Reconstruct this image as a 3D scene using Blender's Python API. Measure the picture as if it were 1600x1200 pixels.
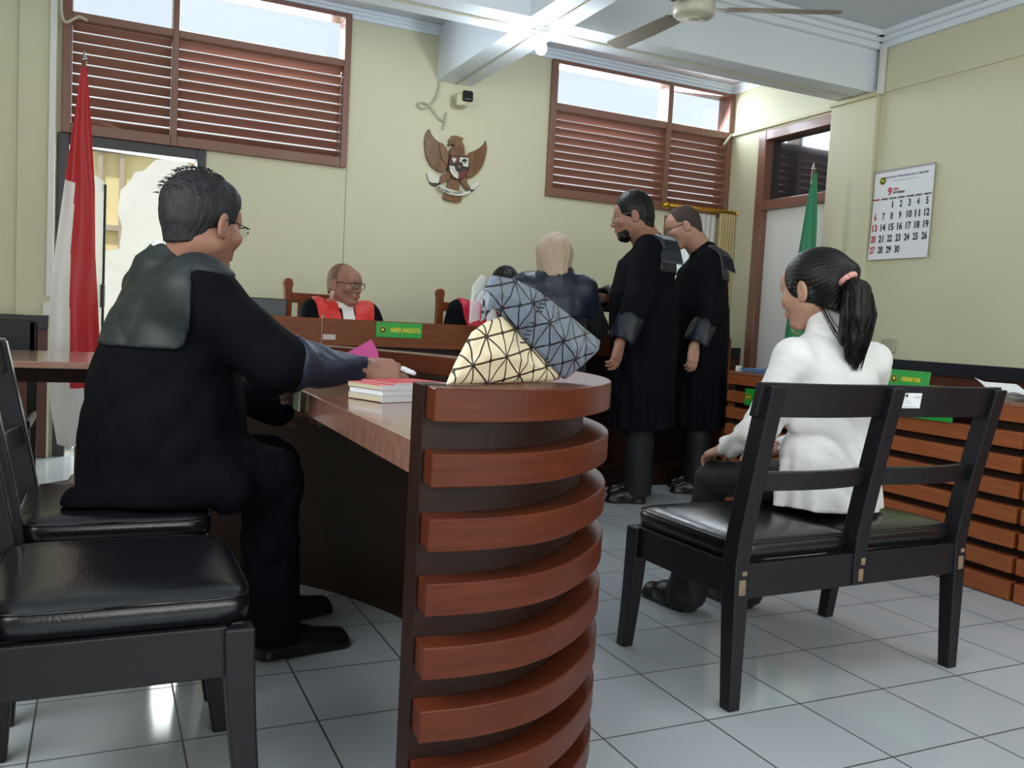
import bpy, bmesh, math, random
import numpy as np
from mathutils import Vector, Matrix
for _o in list(bpy.data.objects): bpy.data.objects.remove(_o, do_unlink=True)
random.seed(7); PI = math.pi
scn = bpy.context.scene
COL = scn.collection

# ------------------------------------------------------------------ camera
YAW, PITCH, ROLL, FPX, HCAM = 0.441274581, -0.0679785662, 0.0527101238, 1367.93489, 0.95334781
def cam_axes():
    cy, sy = math.cos(YAW), math.sin(YAW); cp, sp = math.cos(PITCH), math.sin(PITCH)
    cr, sr = math.cos(ROLL), math.sin(ROLL)
    f = Vector((sy*cp, cy*cp, sp)); r0 = Vector((cy, -sy, 0)); u0 = r0.cross(f)
    return cr*r0 + sr*u0, -sr*r0 + cr*u0, f
cr_, cu_, cf_ = cam_axes()
cam = bpy.data.objects.new('camera', bpy.data.cameras.new('camera')); COL.objects.link(cam)
cam.matrix_world = Matrix(((cr_.x, cu_.x, -cf_.x, 0), (cr_.y, cu_.y, -cf_.y, 0), (cr_.z, cu_.z, -cf_.z, HCAM), (0, 0, 0, 1)))
cam.data.sensor_fit = 'HORIZONTAL'; cam.data.sensor_width = 36.0
cam.data.lens = FPX/1600*36.0; cam.data.clip_start = 0.02; cam.data.clip_end = 200
scn.camera = cam

# ------------------------------------------------------------------ world, lights, exposure
w = bpy.data.worlds.new('sky'); scn.world = w; w.use_nodes = True
bg = w.node_tree.nodes['Background']; bg.inputs[0].default_value = (0.84, 0.93, 1.0, 1); bg.inputs[1].default_value = 0.72
def area(name, loc, target, sx, sy, power, color, spread=None):
    l = bpy.data.lights.new(name, 'AREA'); l.shape = 'RECTANGLE'; l.size = sx; l.size_y = sy
    l.energy = power; l.color = color
    if spread: l.spread = spread
    o = bpy.data.objects.new(name, l); COL.objects.link(o); o.location = loc
    o.rotation_euler = (Vector(target) - Vector(loc)).to_track_quat('-Z', 'Y').to_euler()
    return o
area('daylight_door', (0.15, 6.25, 1.2), (0.9, 2.0, 0.2), 0.75, 1.7, 24, (0.92, 1.0, 0.97))
area('daylight_window_one', (0.9, 6.25, 2.8), (1.2, 3.0, 0.6), 1.0, 0.3, 18, (0.88, 0.95, 1.0))
area('daylight_window_two', (3.9, 6.25, 2.8), (3.0, 3.0, 0.6), 1.5, 0.3, 26, (0.88, 0.95, 1.0))
area('rear_ceiling_fill', (2.6, 0.9, 2.93), (2.6, 0.9, 0), 1.2, 1.2, 16, (0.94, 0.98, 1.0))  # added fill light overhead, out of view; no fixture there
area('rear_wall_fill', (1.9, -2.08, 1.5), (2.5, 4.0, 2.9), 4.4, 1.9, 72, (0.96, 0.99, 1.0))  # added fill behind the camera to brighten walls and ceiling; wall is solid
area('left_wall_fill', (-1.62, 1.6, 2.1), (4.7, 3.0, 1.3), 4.4, 1.2, 78, (0.97, 0.99, 1.0))  # added fill from the left, out of view, to brighten the right wall
sl = bpy.data.lights.new('sun', 'SUN'); sl.energy = 2.6; sl.angle = 0.05; sl.color = (1.0, 0.96, 0.88)
so = bpy.data.objects.new('sun', sl); COL.objects.link(so); so.rotation_euler = Vector((0.12, 0.36, -0.92)).to_track_quat('-Z', 'Y').to_euler()
scn.view_settings.view_transform = 'Standard'; scn.view_settings.look = 'None'
scn.view_settings.gamma = 1.0; scn.view_settings.use_curve_mapping = False
scn.view_settings.exposure = 0.58

# ------------------------------------------------------------------ materials
def srgb(r, g, b):
    f = lambda c: c/12.92 if c <= 0.04045 else ((c+0.055)/1.055)**2.4
    return (f(r/255), f(g/255), f(b/255), 1)
def new_mat(name):
    m = bpy.data.materials.new(name); m.use_nodes = True
    nt = m.node_tree; b = nt.nodes['Principled BSDF']
    return m, nt, b
def mat(name, col, rough=0.5, var=0.08, scale=8.0, bump=0.0, bscale=60.0, metal=0.0, coat=0.0, stretch=(1, 1, 1), spec=0.5, sheen=0.0, emit=None, sub=0.0, trans=0.0, alpha=1.0):
    """procedural principled material: noise-varied colour and optional fine bump"""
    m, nt, b = new_mat(name); N = nt.nodes; L = nt.links
    tc = N.new('ShaderNodeTexCoord'); mp = N.new('ShaderNodeMapping'); mp.inputs['Scale'].default_value = stretch
    L.new(tc.outputs['Object'], mp.inputs[0])
    no = N.new('ShaderNodeTexNoise'); no.inputs['Scale'].default_value = scale; no.inputs['Detail'].default_value = 4
    L.new(mp.outputs[0], no.inputs['Vector'])
    mx = N.new('ShaderNodeMix'); mx.data_type = 'RGBA'
    c = srgb(*col); mx.inputs[6].default_value = tuple(v*(1-var) for v in c[:3])+(1,); mx.inputs[7].default_value = tuple(min(1, v*(1+var)) for v in c[:3])+(1,)
    L.new(no.outputs['Fac'], mx.inputs[0]); L.new(mx.outputs[2], b.inputs['Base Color'])
    b.inputs['Roughness'].default_value = rough; b.inputs['Metallic'].default_value = metal
    b.inputs['Specular IOR Level'].default_value = spec
    b.inputs['Coat Weight'].default_value = coat; b.inputs['Coat Roughness'].default_value = 0.12
    if sheen: b.inputs['Sheen Weight'].default_value = sheen
    if sub: b.inputs['Subsurface Weight'].default_value = sub; b.inputs['Subsurface Radius'].default_value = (0.02, 0.008, 0.004)
    if trans: b.inputs['Transmission Weight'].default_value = trans
    if alpha < 1: b.inputs['Alpha'].default_value = alpha
    if emit: b.inputs['Emission Color'].default_value = srgb(*emit[0]); b.inputs['Emission Strength'].default_value = emit[1]
    if bump:
        n2 = N.new('ShaderNodeTexNoise'); n2.inputs['Scale'].default_value = bscale; n2.inputs['Detail'].default_value = 3
        L.new(mp.outputs[0], n2.inputs['Vector']); bp = N.new('ShaderNodeBump'); bp.inputs['Strength'].default_value = bump; bp.inputs['Distance'].default_value = 0.004
        L.new(n2.outputs['Fac'], bp.inputs['Height']); L.new(bp.outputs[0], b.inputs['Normal'])
    return m
def wood(name, c1, c2, rough=0.3, coat=0.3, stretch=(2, 2, 30), grain=3.0, spec=0.5):
    m, nt, b = new_mat(name); N = nt.nodes; L = nt.links
    tc = N.new('ShaderNodeTexCoord'); mp = N.new('ShaderNodeMapping'); mp.inputs['Scale'].default_value = stretch
    L.new(tc.outputs['Object'], mp.inputs[0])
    n1 = N.new('ShaderNodeTexNoise'); n1.inputs['Scale'].default_value = grain; n1.inputs['Detail'].default_value = 8; n1.inputs['Roughness'].default_value = 0.65
    L.new(mp.outputs[0], n1.inputs['Vector'])
    cr = N.new('ShaderNodeValToRGB'); cr.color_ramp.elements[0].position = 0.32; cr.color_ramp.elements[1].position = 0.7
    cr.color_ramp.elements[0].color = srgb(*c1); cr.color_ramp.elements[1].color = srgb(*c2)
    L.new(n1.outputs['Fac'], cr.inputs[0]); L.new(cr.outputs[0], b.inputs['Base Color'])
    b.inputs['Roughness'].default_value = rough; b.inputs['Coat Weight'].default_value = coat; b.inputs['Coat Roughness'].default_value = 0.1
    b.inputs['Specular IOR Level'].default_value = spec
    return m
def glass(name, tint=(1, 1, 1), rough=0.0, clear=0.85):
    """thin pane: mostly lets light through, a little mirror"""
    m, nt, b = new_mat(name); N = nt.nodes; L = nt.links
    out = [n for n in N if n.type == 'OUTPUT_MATERIAL'][0]
    tr = N.new('ShaderNodeBsdfTransparent'); tr.inputs[0].default_value = tint+(1,)
    gl = N.new('ShaderNodeBsdfGlossy'); gl.inputs['Roughness'].default_value = rough
    mx = N.new('ShaderNodeMixShader'); mx.inputs[0].default_value = 1-clear
    L.new(tr.outputs[0], mx.inputs[1]); L.new(gl.outputs[0], mx.inputs[2]); L.new(mx.outputs[0], out.inputs[0])
    N.remove(b); return m
def math_node(nt, op, a, b=None):
    n = nt.nodes.new('ShaderNodeMath'); n.operation = op
    for i, v in enumerate((a, b)):
        if v is None: continue
        if isinstance(v, (int, float)): n.inputs[i].default_value = v
        else: nt.links.new(v, n.inputs[i])
    return n.outputs[0]
def tile_mat():
    m, nt, b = new_mat('floor_tiles'); N = nt.nodes; L = nt.links
    tc = N.new('ShaderNodeTexCoord'); sp = N.new('ShaderNodeSeparateXYZ'); L.new(tc.outputs['Object'], sp.inputs[0])
    lines = []; cells = []
    for i, off in ((0, 1.38), (1, 1.685)):
        s = math_node(nt, 'DIVIDE', math_node(nt, 'SUBTRACT', sp.outputs[i], off), 0.3)
        s = math_node(nt, 'ADD', s, 100.0)
        fr = math_node(nt, 'FRACT', s); cells.append(math_node(nt, 'FLOOR', s))
        d = math_node(nt, 'ABSOLUTE', math_node(nt, 'SUBTRACT', fr, 0.5))
        lines.append(math_node(nt, 'GREATER_THAN', d, 0.5-0.0075))
    g = math_node(nt, 'MAXIMUM', lines[0], lines[1])
    cb = N.new('ShaderNodeCombineXYZ'); L.new(cells[0], cb.inputs[0]); L.new(cells[1], cb.inputs[1])
    wn = N.new('ShaderNodeTexWhiteNoise'); L.new(cb.outputs[0], wn.inputs[0])
    n1 = N.new('ShaderNodeTexNoise'); n1.inputs['Scale'].default_value = 2.5; L.new(tc.outputs['Object'], n1.inputs['Vector'])
    f = math_node(nt, 'MULTIPLY', math_node(nt, 'ADD', wn.outputs[0], n1.outputs['Fac']), 0.5)
    mx = N.new('ShaderNodeMix'); mx.data_type = 'RGBA'; mx.inputs[6].default_value = srgb(176, 183, 188); mx.inputs[7].default_value = srgb(190, 197, 202)
    L.new(f, mx.inputs[0])
    m2 = N.new('ShaderNodeMix'); m2.data_type = 'RGBA'; m2.inputs[7].default_value = srgb(60, 58, 56)
    L.new(g, m2.inputs[0]); L.new(mx.outputs[2], m2.inputs[6]); L.new(m2.outputs[2], b.inputs['Base Color'])
    r = math_node(nt, 'ADD', math_node(nt, 'MULTIPLY', g, 0.5), 0.09); L.new(r, b.inputs['Roughness'])
    n3 = N.new('ShaderNodeTexNoise'); n3.inputs['Scale'].default_value = 9; L.new(tc.outputs['Object'], n3.inputs['Vector'])
    h = math_node(nt, 'SUBTRACT', math_node(nt, 'MULTIPLY', n3.outputs['Fac'], 0.08), g)
    bp = N.new('ShaderNodeBump'); bp.inputs['Strength'].default_value = 0.35; bp.inputs['Distance'].default_value = 0.002
    L.new(h, bp.inputs['Height']); L.new(bp.outputs[0], b.inputs['Normal'])
    b.inputs['Specular IOR Level'].default_value = 0.6
    return m
M = dict(
    wall=mat('wall_paint_cream', (208, 205, 174), 0.6, 0.03, 1.5, 0.15, 30),
    wallwarm=mat('wall_paint_yellow', (204, 196, 160), 0.6, 0.03, 1.5),
    ceil=mat('ceiling_white', (206, 213, 222), 0.7, 0.02, 2),
    beam=mat('beam_white', (228, 236, 244), 0.5, 0.02, 2),
    black_band=mat('dado_black', (34, 36, 44), 0.35, 0.1, 5),
    dado=wood('dado_brown', (74, 40, 32), (98, 56, 44), 0.35, 0.2),
    frame=wood('window_wood', (116, 78, 62), (136, 92, 74), 0.4, 0.25, (30, 30, 2)),
    slat=wood('louver_wood', (128, 90, 76), (152, 108, 92), 0.30, 0.5, (2, 30, 30)),
    dark_frame=mat('dark_door_frame', (52, 46, 52), 0.4),
    white_door=mat('white_door_paint', (232, 232, 228), 0.35, 0.03, 2, 0.05, 6, coat=0.2),
    floor=tile_mat(),
    deskwood=wood('desk_wood', (78, 34, 19), (98, 46, 26), 0.36, 0.0, (3, 3, 34), 2.2, 0.22),
    deskwood_b=wood('desk_wood_orange', (140, 76, 42), (166, 94, 54), 0.34, 0.0, (34, 3, 34), 2.2, 0.35),
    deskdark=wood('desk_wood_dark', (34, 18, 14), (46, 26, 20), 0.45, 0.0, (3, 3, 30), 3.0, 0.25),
    desktop=wood('desktop_wood', (132, 92, 78), (158, 118, 100), 0.20, 0.6, (2, 20, 8), 2.5),
    redwood=wood('judge_bench_wood', (104, 54, 26), (122, 66, 32), 0.36, 0.0, (3, 30, 30), 2.0, 0.22),
    chairblack=mat('black_painted_wood', (20, 20, 25), 0.42, 0.15, 20, 0.12, 40, coat=0.0, spec=0.35),
    scuff=mat('worn_bare_wood', (128, 108, 88), 0.7, 0.3, 60),
    leather=mat('black_leather', (20, 21, 25), 0.23, 0.1, 30, 0.12, 220, spec=0.6),
    chrome=mat('metal_steel', (170, 170, 172), 0.25, metal=1.0),
    gold=mat('gold_metal', (196, 150, 50), 0.3, 0.1, 30, metal=0.9),
    plastic_white=mat('white_plastic', (222, 222, 216), 0.4),
    plastic_black=mat('black_plastic', (14, 15, 20), 0.2),
    cable=mat('pale_cable', (186, 182, 160), 0.5),
    paper=mat('white_paper', (232, 234, 238), 0.7, 0.02, 5),
    green=mat('sign_green', (24, 158, 52), 0.35, 0.03, 5),
    darkgreen=mat('emblem_green', (24, 80, 34), 0.4),
    yellow=mat('sign_yellow', (226, 206, 38), 0.4),
    red=mat('print_red', (196, 40, 52), 0.5),
    ink=mat('print_black', (34, 38, 48), 0.6),
    glass=glass('window_glass', (0.96, 0.98, 1.0), 0.0, 0.93),
)

# ------------------------------------------------------------------ mesh helpers
def link(name, me, m=None, parent=None):
    o = bpy.data.objects.new(name, me); COL.objects.link(o)
    if m is not None and not me.materials:
        for k in (m if isinstance(m, (list, tuple)) else [m]): me.materials.append(k)
    if parent is not None: o.parent = parent
    return o
def empty(name, loc=(0, 0, 0), rz=0.0, label=None, cat=None, group=None):
    o = bpy.data.objects.new(name, None); COL.objects.link(o); o.location = loc; o.rotation_euler = (0, 0, rz)
    o.empty_display_size = 0.05
    tag(o, label, cat, group); return o
def tag(o, label=None, cat=None, group=None, kind=None):
    if label: o['label'] = label
    if cat: o['category'] = cat
    if group: o['group'] = group
    if kind: o['kind'] = kind
    return o
def struct(o): o['kind'] = 'structure'; return o
class MB:
    """collects simple solids into one mesh"""
    def __init__(s): s.bm = bmesh.new()
    def box(s, x0, x1, y0, y1, z0, z1, T=None, mi=0):
        vs = [Vector((x, y, z)) for z in (z0, z1) for y in (y0, y1) for x in (x0, x1)]
        if T is not None: vs = [T @ v for v in vs]
        v = [s.bm.verts.new(p) for p in vs]
        for f in ((0, 2, 3, 1), (4, 5, 7, 6), (0, 1, 5, 4), (2, 6, 7, 3), (0, 4, 6, 2), (1, 3, 7, 5)):
            s.bm.faces.new([v[i] for i in f]).material_index = mi
        return s
    def prism(s, pts, z0, z1, T=None, mi=0, smooth=False):
        """polygon in xy extruded along z"""
        a = sum(pts[i][0]*pts[(i+1) % len(pts)][1]-pts[(i+1) % len(pts)][0]*pts[i][1] for i in range(len(pts)))
        if a < 0: pts = pts[::-1]
        q = lambda p: T @ Vector(p) if T is not None else Vector(p)
        lo = [s.bm.verts.new(q((x, y, z0))) for x, y in pts]; hi = [s.bm.verts.new(q((x, y, z1))) for x, y in pts]
        n = len(pts)
        s.bm.faces.new(lo[::-1]).material_index = mi; s.bm.faces.new(hi).material_index = mi
        for i in range(n):
            f = s.bm.faces.new((lo[i], lo[(i+1) % n], hi[(i+1) % n], hi[i])); f.material_index = mi; f.smooth = smooth
        return s
    def band(s, outer, inner, z0, z1, mi=0):
        """open strip between two plan polylines, extruded z0..z1"""
        n = len(outer); V = [[s.bm.verts.new((p[0], p[1], z)) for p in L] for z in (z0, z1) for L in (outer, inner)]
        lo, li, ho, hi = V
        for i in range(n-1):
            for q, sm in (((lo[i], lo[i+1], ho[i+1], ho[i]), True), ((li[i+1], li[i], hi[i], hi[i+1]), True), ((ho[i], ho[i+1], hi[i+1], hi[i]), False), ((li[i], li[i+1], lo[i+1], lo[i]), False)):
                f = s.bm.faces.new(q); f.material_index = mi; f.smooth = False
        s.bm.faces.new((lo[0], ho[0], hi[0], li[0])).material_index = mi
        s.bm.faces.new((lo[-1], li[-1], hi[-1], ho[-1])).material_index = mi
        return s
    def ring(s, rings, cap=True, mi=0, smooth=True):
        """loft through rings of equal count"""
        R = [[s.bm.verts.new(p) for p in r] for r in rings]; n = len(R[0])
        for a, b in zip(R, R[1:]):
            for i in range(n):
                f = s.bm.faces.new((a[i], a[(i+1) % n], b[(i+1) % n], b[i])); f.smooth = smooth; f.material_index = mi
        if cap:
            s.bm.faces.new(R[0][::-1]).material_index = mi; s.bm.faces.new(R[-1]).material_index = mi
        return s
    def tube(s, pts, r, n=8, mi=0, cap=True):
        pts = [Vector(p) for p in pts]; rs = r if isinstance(r, (list, tuple)) else [r]*len(pts)
        rings = []; up = Vector((0, 0, 1))
        prev = None
        for i, p in enumerate(pts):
            d = (pts[min(i+1, len(pts)-1)] - pts[max(i-1, 0)]).normalized()
            if prev is None:
                a = d.cross(up)
                if a.length < 1e-3: a = d.cross(Vector((1, 0, 0)))
                a.normalize()
            else:
                a = prev - d*prev.dot(d); a.normalize()
            prev = a; b = d.cross(a)
            rings.append([p + rs[i]*(math.cos(2*PI*k/n)*a + math.sin(2*PI*k/n)*b) for k in range(n)])
        return s.ring(rings, cap, mi)
    def lathe(s, prof, c=(0, 0, 0), n=24, T=None, mi=0):
        q = lambda p: T @ Vector(p) if T is not None else Vector(p)
        rings = [[q((c[0]+max(r, 1e-4)*math.cos(2*PI*k/n), c[1]+max(r, 1e-4)*math.sin(2*PI*k/n), c[2]+z)) for k in range(n)] for r, z in prof]
        return s.ring(rings, True, mi)
    def build(s, name, m=None, parent=None, bevel=0.0, seg=2, smooth=False):
        bmesh.ops.recalc_face_normals(s.bm, faces=s.bm.faces)
        me = bpy.data.meshes.new(name); s.bm.to_mesh(me); s.bm.free()
        if smooth:
            for p in me.polygons: p.use_smooth = True
        o = link(name, me, m, parent)
        if bevel:
            b = o.modifiers.new('bevel', 'BEVEL'); b.width = bevel; b.segments = seg; b.limit_method = 'ANGLE'; b.angle_limit = math.radians(40); b.harden_normals = False
        return o
def boxobj(name, x0, x1, y0, y1, z0, z1, m, parent=None, bevel=0.003):
    return MB().box(x0, x1, y0, y1, z0, z1).build(name, m, parent, bevel)
def text_obj(name, s, m, T, size, width=None, parent=None, depth=0.001, shear=0, bold=0.0, align='CENTER'):
    """writing as a thin solid; T maps text xy plane to the world"""
    cu = bpy.data.curves.new(name, 'FONT'); cu.body = s; cu.size = size; cu.extrude = depth; cu.align_x = align; cu.align_y = 'CENTER'
    cu.offset = bold; cu.resolution_u = 3; cu.shear = shear
    t = bpy.data.objects.new(name+'_tmp', cu); COL.objects.link(t)
    dg = bpy.context.evaluated_depsgraph_get(); me = bpy.data.meshes.new_from_object(t.evaluated_get(dg))
    COL.objects.unlink(t); bpy.data.objects.remove(t)
    if width:
        xs = [v.co.x for v in me.vertices]; k = width/max(1e-6, max(xs)-min(xs))
        for v in me.vertices: v.co.x *= k
    me.materials.clear(); me.transform(T)
    return link(name, me, m, parent)
def frame_T(o, x, y):
    """matrix with columns x, y, x cross y at origin o"""
    x = Vector(x).normalized(); y = Vector(y); y = (y - x*y.dot(x)).normalized(); z = x.cross(y); o = Vector(o)
    return Matrix(((x.x, y.x, z.x, o.x), (x.y, y.y, z.y, o.y), (x.z, y.z, z.z, o.z), (0, 0, 0, 1)))

# ------------------------------------------------------------------ smooth-union distance fields -> one closed mesh
def _v(a): return np.array(a, dtype=np.float32)
def smin(a, b, k):
    if k <= 0: return np.minimum(a, b)
    h = np.clip(0.5+0.5*(b-a)/k, 0, 1); return b*(1-h)+a*h-k*h*(1-h)
class Field:
    def __init__(s, lo, hi, h):
        s.lo = _v(lo); s.h = h; s.n = np.ceil((_v(hi)-s.lo)/h).astype(int)+1
        s.F = np.full(s.n, 1.0, np.float32)
        s.ax = [s.lo[i]+h*np.arange(s.n[i], dtype=np.float32) for i in range(3)]
        s.M = None
    def set_local(s, Mtx): s.M = np.array(Mtx, dtype=np.float64) if Mtx is not None else None
    def _w(s, p):
        p = np.array(p, float)
        return (s.M[:3, :3] @ p + s.M[:3, 3]) if s.M is not None else p
    def _win(s, lo, hi):
        i0 = np.clip(np.floor((lo-s.lo)/s.h).astype(int), 0, s.n); i1 = np.clip(np.ceil((hi-s.lo)/s.h).astype(int)+1, 0, s.n)
        if np.any(i1 <= i0): return None
        sl = tuple(slice(a, b) for a, b in zip(i0, i1))
        X = np.meshgrid(s.ax[0][sl[0]], s.ax[1][sl[1]], s.ax[2][sl[2]], indexing='ij', sparse=True)
        return sl, X
    def _put(s, sl, d, k, op):
        if op == 'add': s.F[sl] = smin(s.F[sl], d, k)
        elif op == 'sub': s.F[sl] = -smin(-s.F[sl], d, k)
        elif op == 'and': s.F[sl] = -smin(-s.F[sl], -d, k)
    def cone(s, a, b, ra, rb=None, k=0.02, op='add', flat=None, fold=None):
        """tapered capsule; flat=(axis, factor) squeezes it along an axis; fold=(n, amp) pleats it lengthwise"""
        if rb is None: rb = ra
        a = s._w(a); b = s._w(b); R = max(ra, rb)*1.15+k+3*s.h+(fold[1] if fold else 0)
        if flat is not None: R = max(R, R*flat[1])
        w = s._win(np.minimum(a, b)-R, np.maximum(a, b)+R)
        if w is None: return s
        sl, (X, Y, Z) = w; d = b-a; L2 = max(1e-9, float(d@d))
        px, py, pz = X-a[0], Y-a[1], Z-a[2]
        t = np.clip((px*d[0]+py*d[1]+pz*d[2])/L2, 0, 1)
        qx, qy, qz = px-t*d[0], py-t*d[1], pz-t*d[2]
        if flat is not None:
            n = np.array(flat[0], float)
            if s.M is not None: n = s.M[:3, :3] @ n
            n = n/np.linalg.norm(n); e = qx*n[0]+qy*n[1]+qz*n[2]; c = 1/flat[1]-1
            qx, qy, qz = qx+n[0]*e*c, qy+n[1]*e*c, qz+n[2]*e*c
        dist = np.sqrt(qx*qx+qy*qy+qz*qz); r = ra+(rb-ra)*t
        if fold:
            u = d/np.sqrt(L2); p1 = np.cross(u, (0.3, 0.5, 0.81)); p1 /= np.linalg.norm(p1); p2 = np.cross(u, p1)
            th = np.arctan2(qx*p1[0]+qy*p1[1]+qz*p1[2], qx*p2[0]+qy*p2[1]+qz*p2[2])
            r = r+fold[1]*np.sin(fold[0]*th+3*np.sin(3.1*t))*(0.4+0.6*t)
        if flat is not None and flat[1] < 1: sc = 0.5*(1+flat[1])
        else: sc = 1.0
        s._put(sl, (dist-r)*sc, k, op); return s
    def chain(s, P, R, k=0.02, op='add', flat=None, fold=None):
        for i in range(len(P)-1): s.cone(P[i], P[i+1], R[i], R[i+1], k, op, flat, fold)
        return s
    def ell(s, c, r, rot=None, k=0.02, op='add'):
        """ellipsoid; rot = 3x3 local axes (columns)"""
        c = s._w(c); Rm = np.eye(3) if rot is None else np.array(rot, float)
        if s.M is not None: Rm = s.M[:3, :3] @ Rm
        m = max(r)+k+3*s.h; w = s._win(c-m, c+m)
        if w is None: return s
        sl, (X, Y, Z) = w; px, py, pz = X-c[0], Y-c[1], Z-c[2]
        l = [px*Rm[0, i]+py*Rm[1, i]+pz*Rm[2, i] for i in range(3)]
        k0 = np.sqrt(sum((l[i]/r[i])**2 for i in range(3)))+1e-6; k1 = np.sqrt(sum((l[i]/(r[i]**2))**2 for i in range(3)))+1e-6
        s._put(sl, k0*(k0-1)/k1, k, op); return s
    def rbox(s, c, hx, r=0.0, rot=None, k=0.01, op='add'):
        c = s._w(c); Rm = np.eye(3) if rot is None else np.array(rot, float)
        if s.M is not None: Rm = s.M[:3, :3] @ Rm
        m = float(np.linalg.norm(hx))+k+3*s.h; w = s._win(c-m, c+m)
        if w is None: return s
        sl, (X, Y, Z) = w; px, py, pz = X-c[0], Y-c[1], Z-c[2]
        q = [np.abs(px*Rm[0, i]+py*Rm[1, i]+pz*Rm[2, i])-(hx[i]-r) for i in range(3)]
        d = np.sqrt(sum(np.maximum(v, 0)**2 for v in q))+np.minimum(np.maximum(np.maximum(q[0], q[1]), q[2]), 0)-r
        s._put(sl, d, k, op); return s
    def tubez(s, rings, k=0.02, op='add', fold=None, power=2.0):
        """stacked ellipses in the local frame: (z, cx, cy, rx, ry); fold=(n, amp, z_top, z_bottom) grows towards the hem"""
        r = sorted(rings); zs = [q[0] for q in r]; A = np.array(r)
        pad = max(A[:, 3].max(), A[:, 4].max())*1.1+0.08
        cs = [s._w((x, y, z)) for x in (-pad+A[:, 1].min(), pad+A[:, 1].max()) for y in (-pad+A[:, 2].min(), pad+A[:, 2].max()) for z in (zs[0]-0.06, zs[-1]+0.06)]
        w = s._win(np.min(cs, axis=0), np.max(cs, axis=0))
        if w is None: return s
        sl, (X, Y, Z) = w
        Mi = np.linalg.inv(s.M) if s.M is not None else np.eye(4)
        l = [X*Mi[i, 0]+Y*Mi[i, 1]+Z*Mi[i, 2]+Mi[i, 3] for i in range(3)]
        f = lambda j: np.interp(l[2], zs, A[:, j]).astype(np.float32)
        cx, cy, rx, ry = f(1), f(2), f(3), f(4)
        dx, dy = (l[0]-cx), (l[1]-cy)
        if fold:
            th = np.arctan2(dy/ry, dx/rx); g = np.clip((fold[2]-l[2])/(fold[2]-fold[3]), 0, 1)
            m = 1+fold[1]*g*(np.sin(fold[0]*th+2.2*np.sin(2*l[2]*4+1))+0.5*np.sin((fold[0]*2+1)*th+5*l[2]))
        else: m = 1
        rho = (np.abs(dx/rx)**power+np.abs(dy/ry)**power)**(1/power)
        d = (rho-m)*np.minimum(rx, ry)
        d = np.maximum(d, np.maximum(zs[0]-l[2], l[2]-zs[-1]))
        s._put(sl, d.astype(np.float32), k, op); return s
    def half(s, p, n, op='and', k=0.0):
        """keep the side the normal points away from"""
        p = s._w(p); n = np.array(n, float)
        if s.M is not None: n = s.M[:3, :3] @ n
        n /= np.linalg.norm(n); X = np.meshgrid(*s.ax, indexing='ij', sparse=True)
        d = (X[0]-p[0])*n[0]+(X[1]-p[1])*n[1]+(X[2]-p[2])*n[2]
        s.F = -smin(-s.F, -d, k) if op == 'and' else smin(s.F, d, k); return s
    def wrinkle(s, amp, freq, seed=0, stretch=(1, 1, 1)):
        X = np.meshgrid(*s.ax, indexing='ij', sparse=True); r = np.random.RandomState(seed)
        near = np.abs(s.F) < 0.05
        idx = np.nonzero(near); P = np.stack([s.ax[i][idx[i]]*stretch[i] for i in range(3)], -1)
        tot = np.zeros(len(P), np.float32)
        for j in range(6):
            d = r.normal(size=3); d /= np.linalg.norm(d); e = r.normal(size=3); e /= np.linalg.norm(e)
            fq = freq*(0.6+0.35*j); wv = np.sin(P@d*fq+1.7*np.sin(P@e*fq*0.45+r.rand()*6)+r.rand()*6)
            tot += (1-np.abs(wv))**2*(amp/(1+0.5*j))
        s.F[idx] += tot; return s
    def copy(s, off=0.0):
        c = Field.__new__(Field); c.lo, c.h, c.n, c.ax, c.M = s.lo, s.h, s.n, s.ax, s.M; c.F = s.F-off; return c
    def minus(s, other, k=0.0):
        s.F = -smin(-s.F, other.F, k); return s
    def carve(s, d): s.F = np.maximum(s.F, -d); return s
    def mesh(s, name='field'):
        F = s.F; F = np.pad(F, 1, constant_values=1.0); lo = s.lo-s.h; h = s.h
        S = F < 0
        a = S[:-1, :-1, :-1]; acc = a.astype(np.int8)
        C = [(i, j, k) for i in (0, 1) for j in (0, 1) for k in (0, 1)]
        sh = F.shape; cut = lambda A, c: A[c[0]:sh[0]-1+c[0], c[1]:sh[1]-1+c[1], c[2]:sh[2]-1+c[2]]
        acc = sum(cut(S, c).astype(np.int8) for c in C)
        act = np.nonzero((acc > 0) & (acc < 8)); nact = len(act[0])
        if nact == 0: return bpy.data.meshes.new(name)
        idm = np.full(acc.shape, -1, np.int32); idm[act] = np.arange(nact)
        P = np.zeros((nact, 3)); W = np.zeros(nact)
        val = {c: F[act[0]+c[0], act[1]+c[1], act[2]+c[2]] for c in C}
        for c in C:
            for ax in range(3):
                if c[ax]: continue
                c2 = list(c); c2[ax] = 1; c2 = tuple(c2); v1, v2 = val[c], val[c2]
                m = (v1 < 0) != (v2 < 0); t = np.where(m, v1/np.where(m, v1-v2, 1), 0)
                q = np.tile(np.array(c, float), (nact, 1)); q[:, ax] = t
                P[m] += q[m]; W[m] += 1
        P /= W[:, None]; co = (np.stack(act, -1)+P)*h+lo
        quads = []
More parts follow.
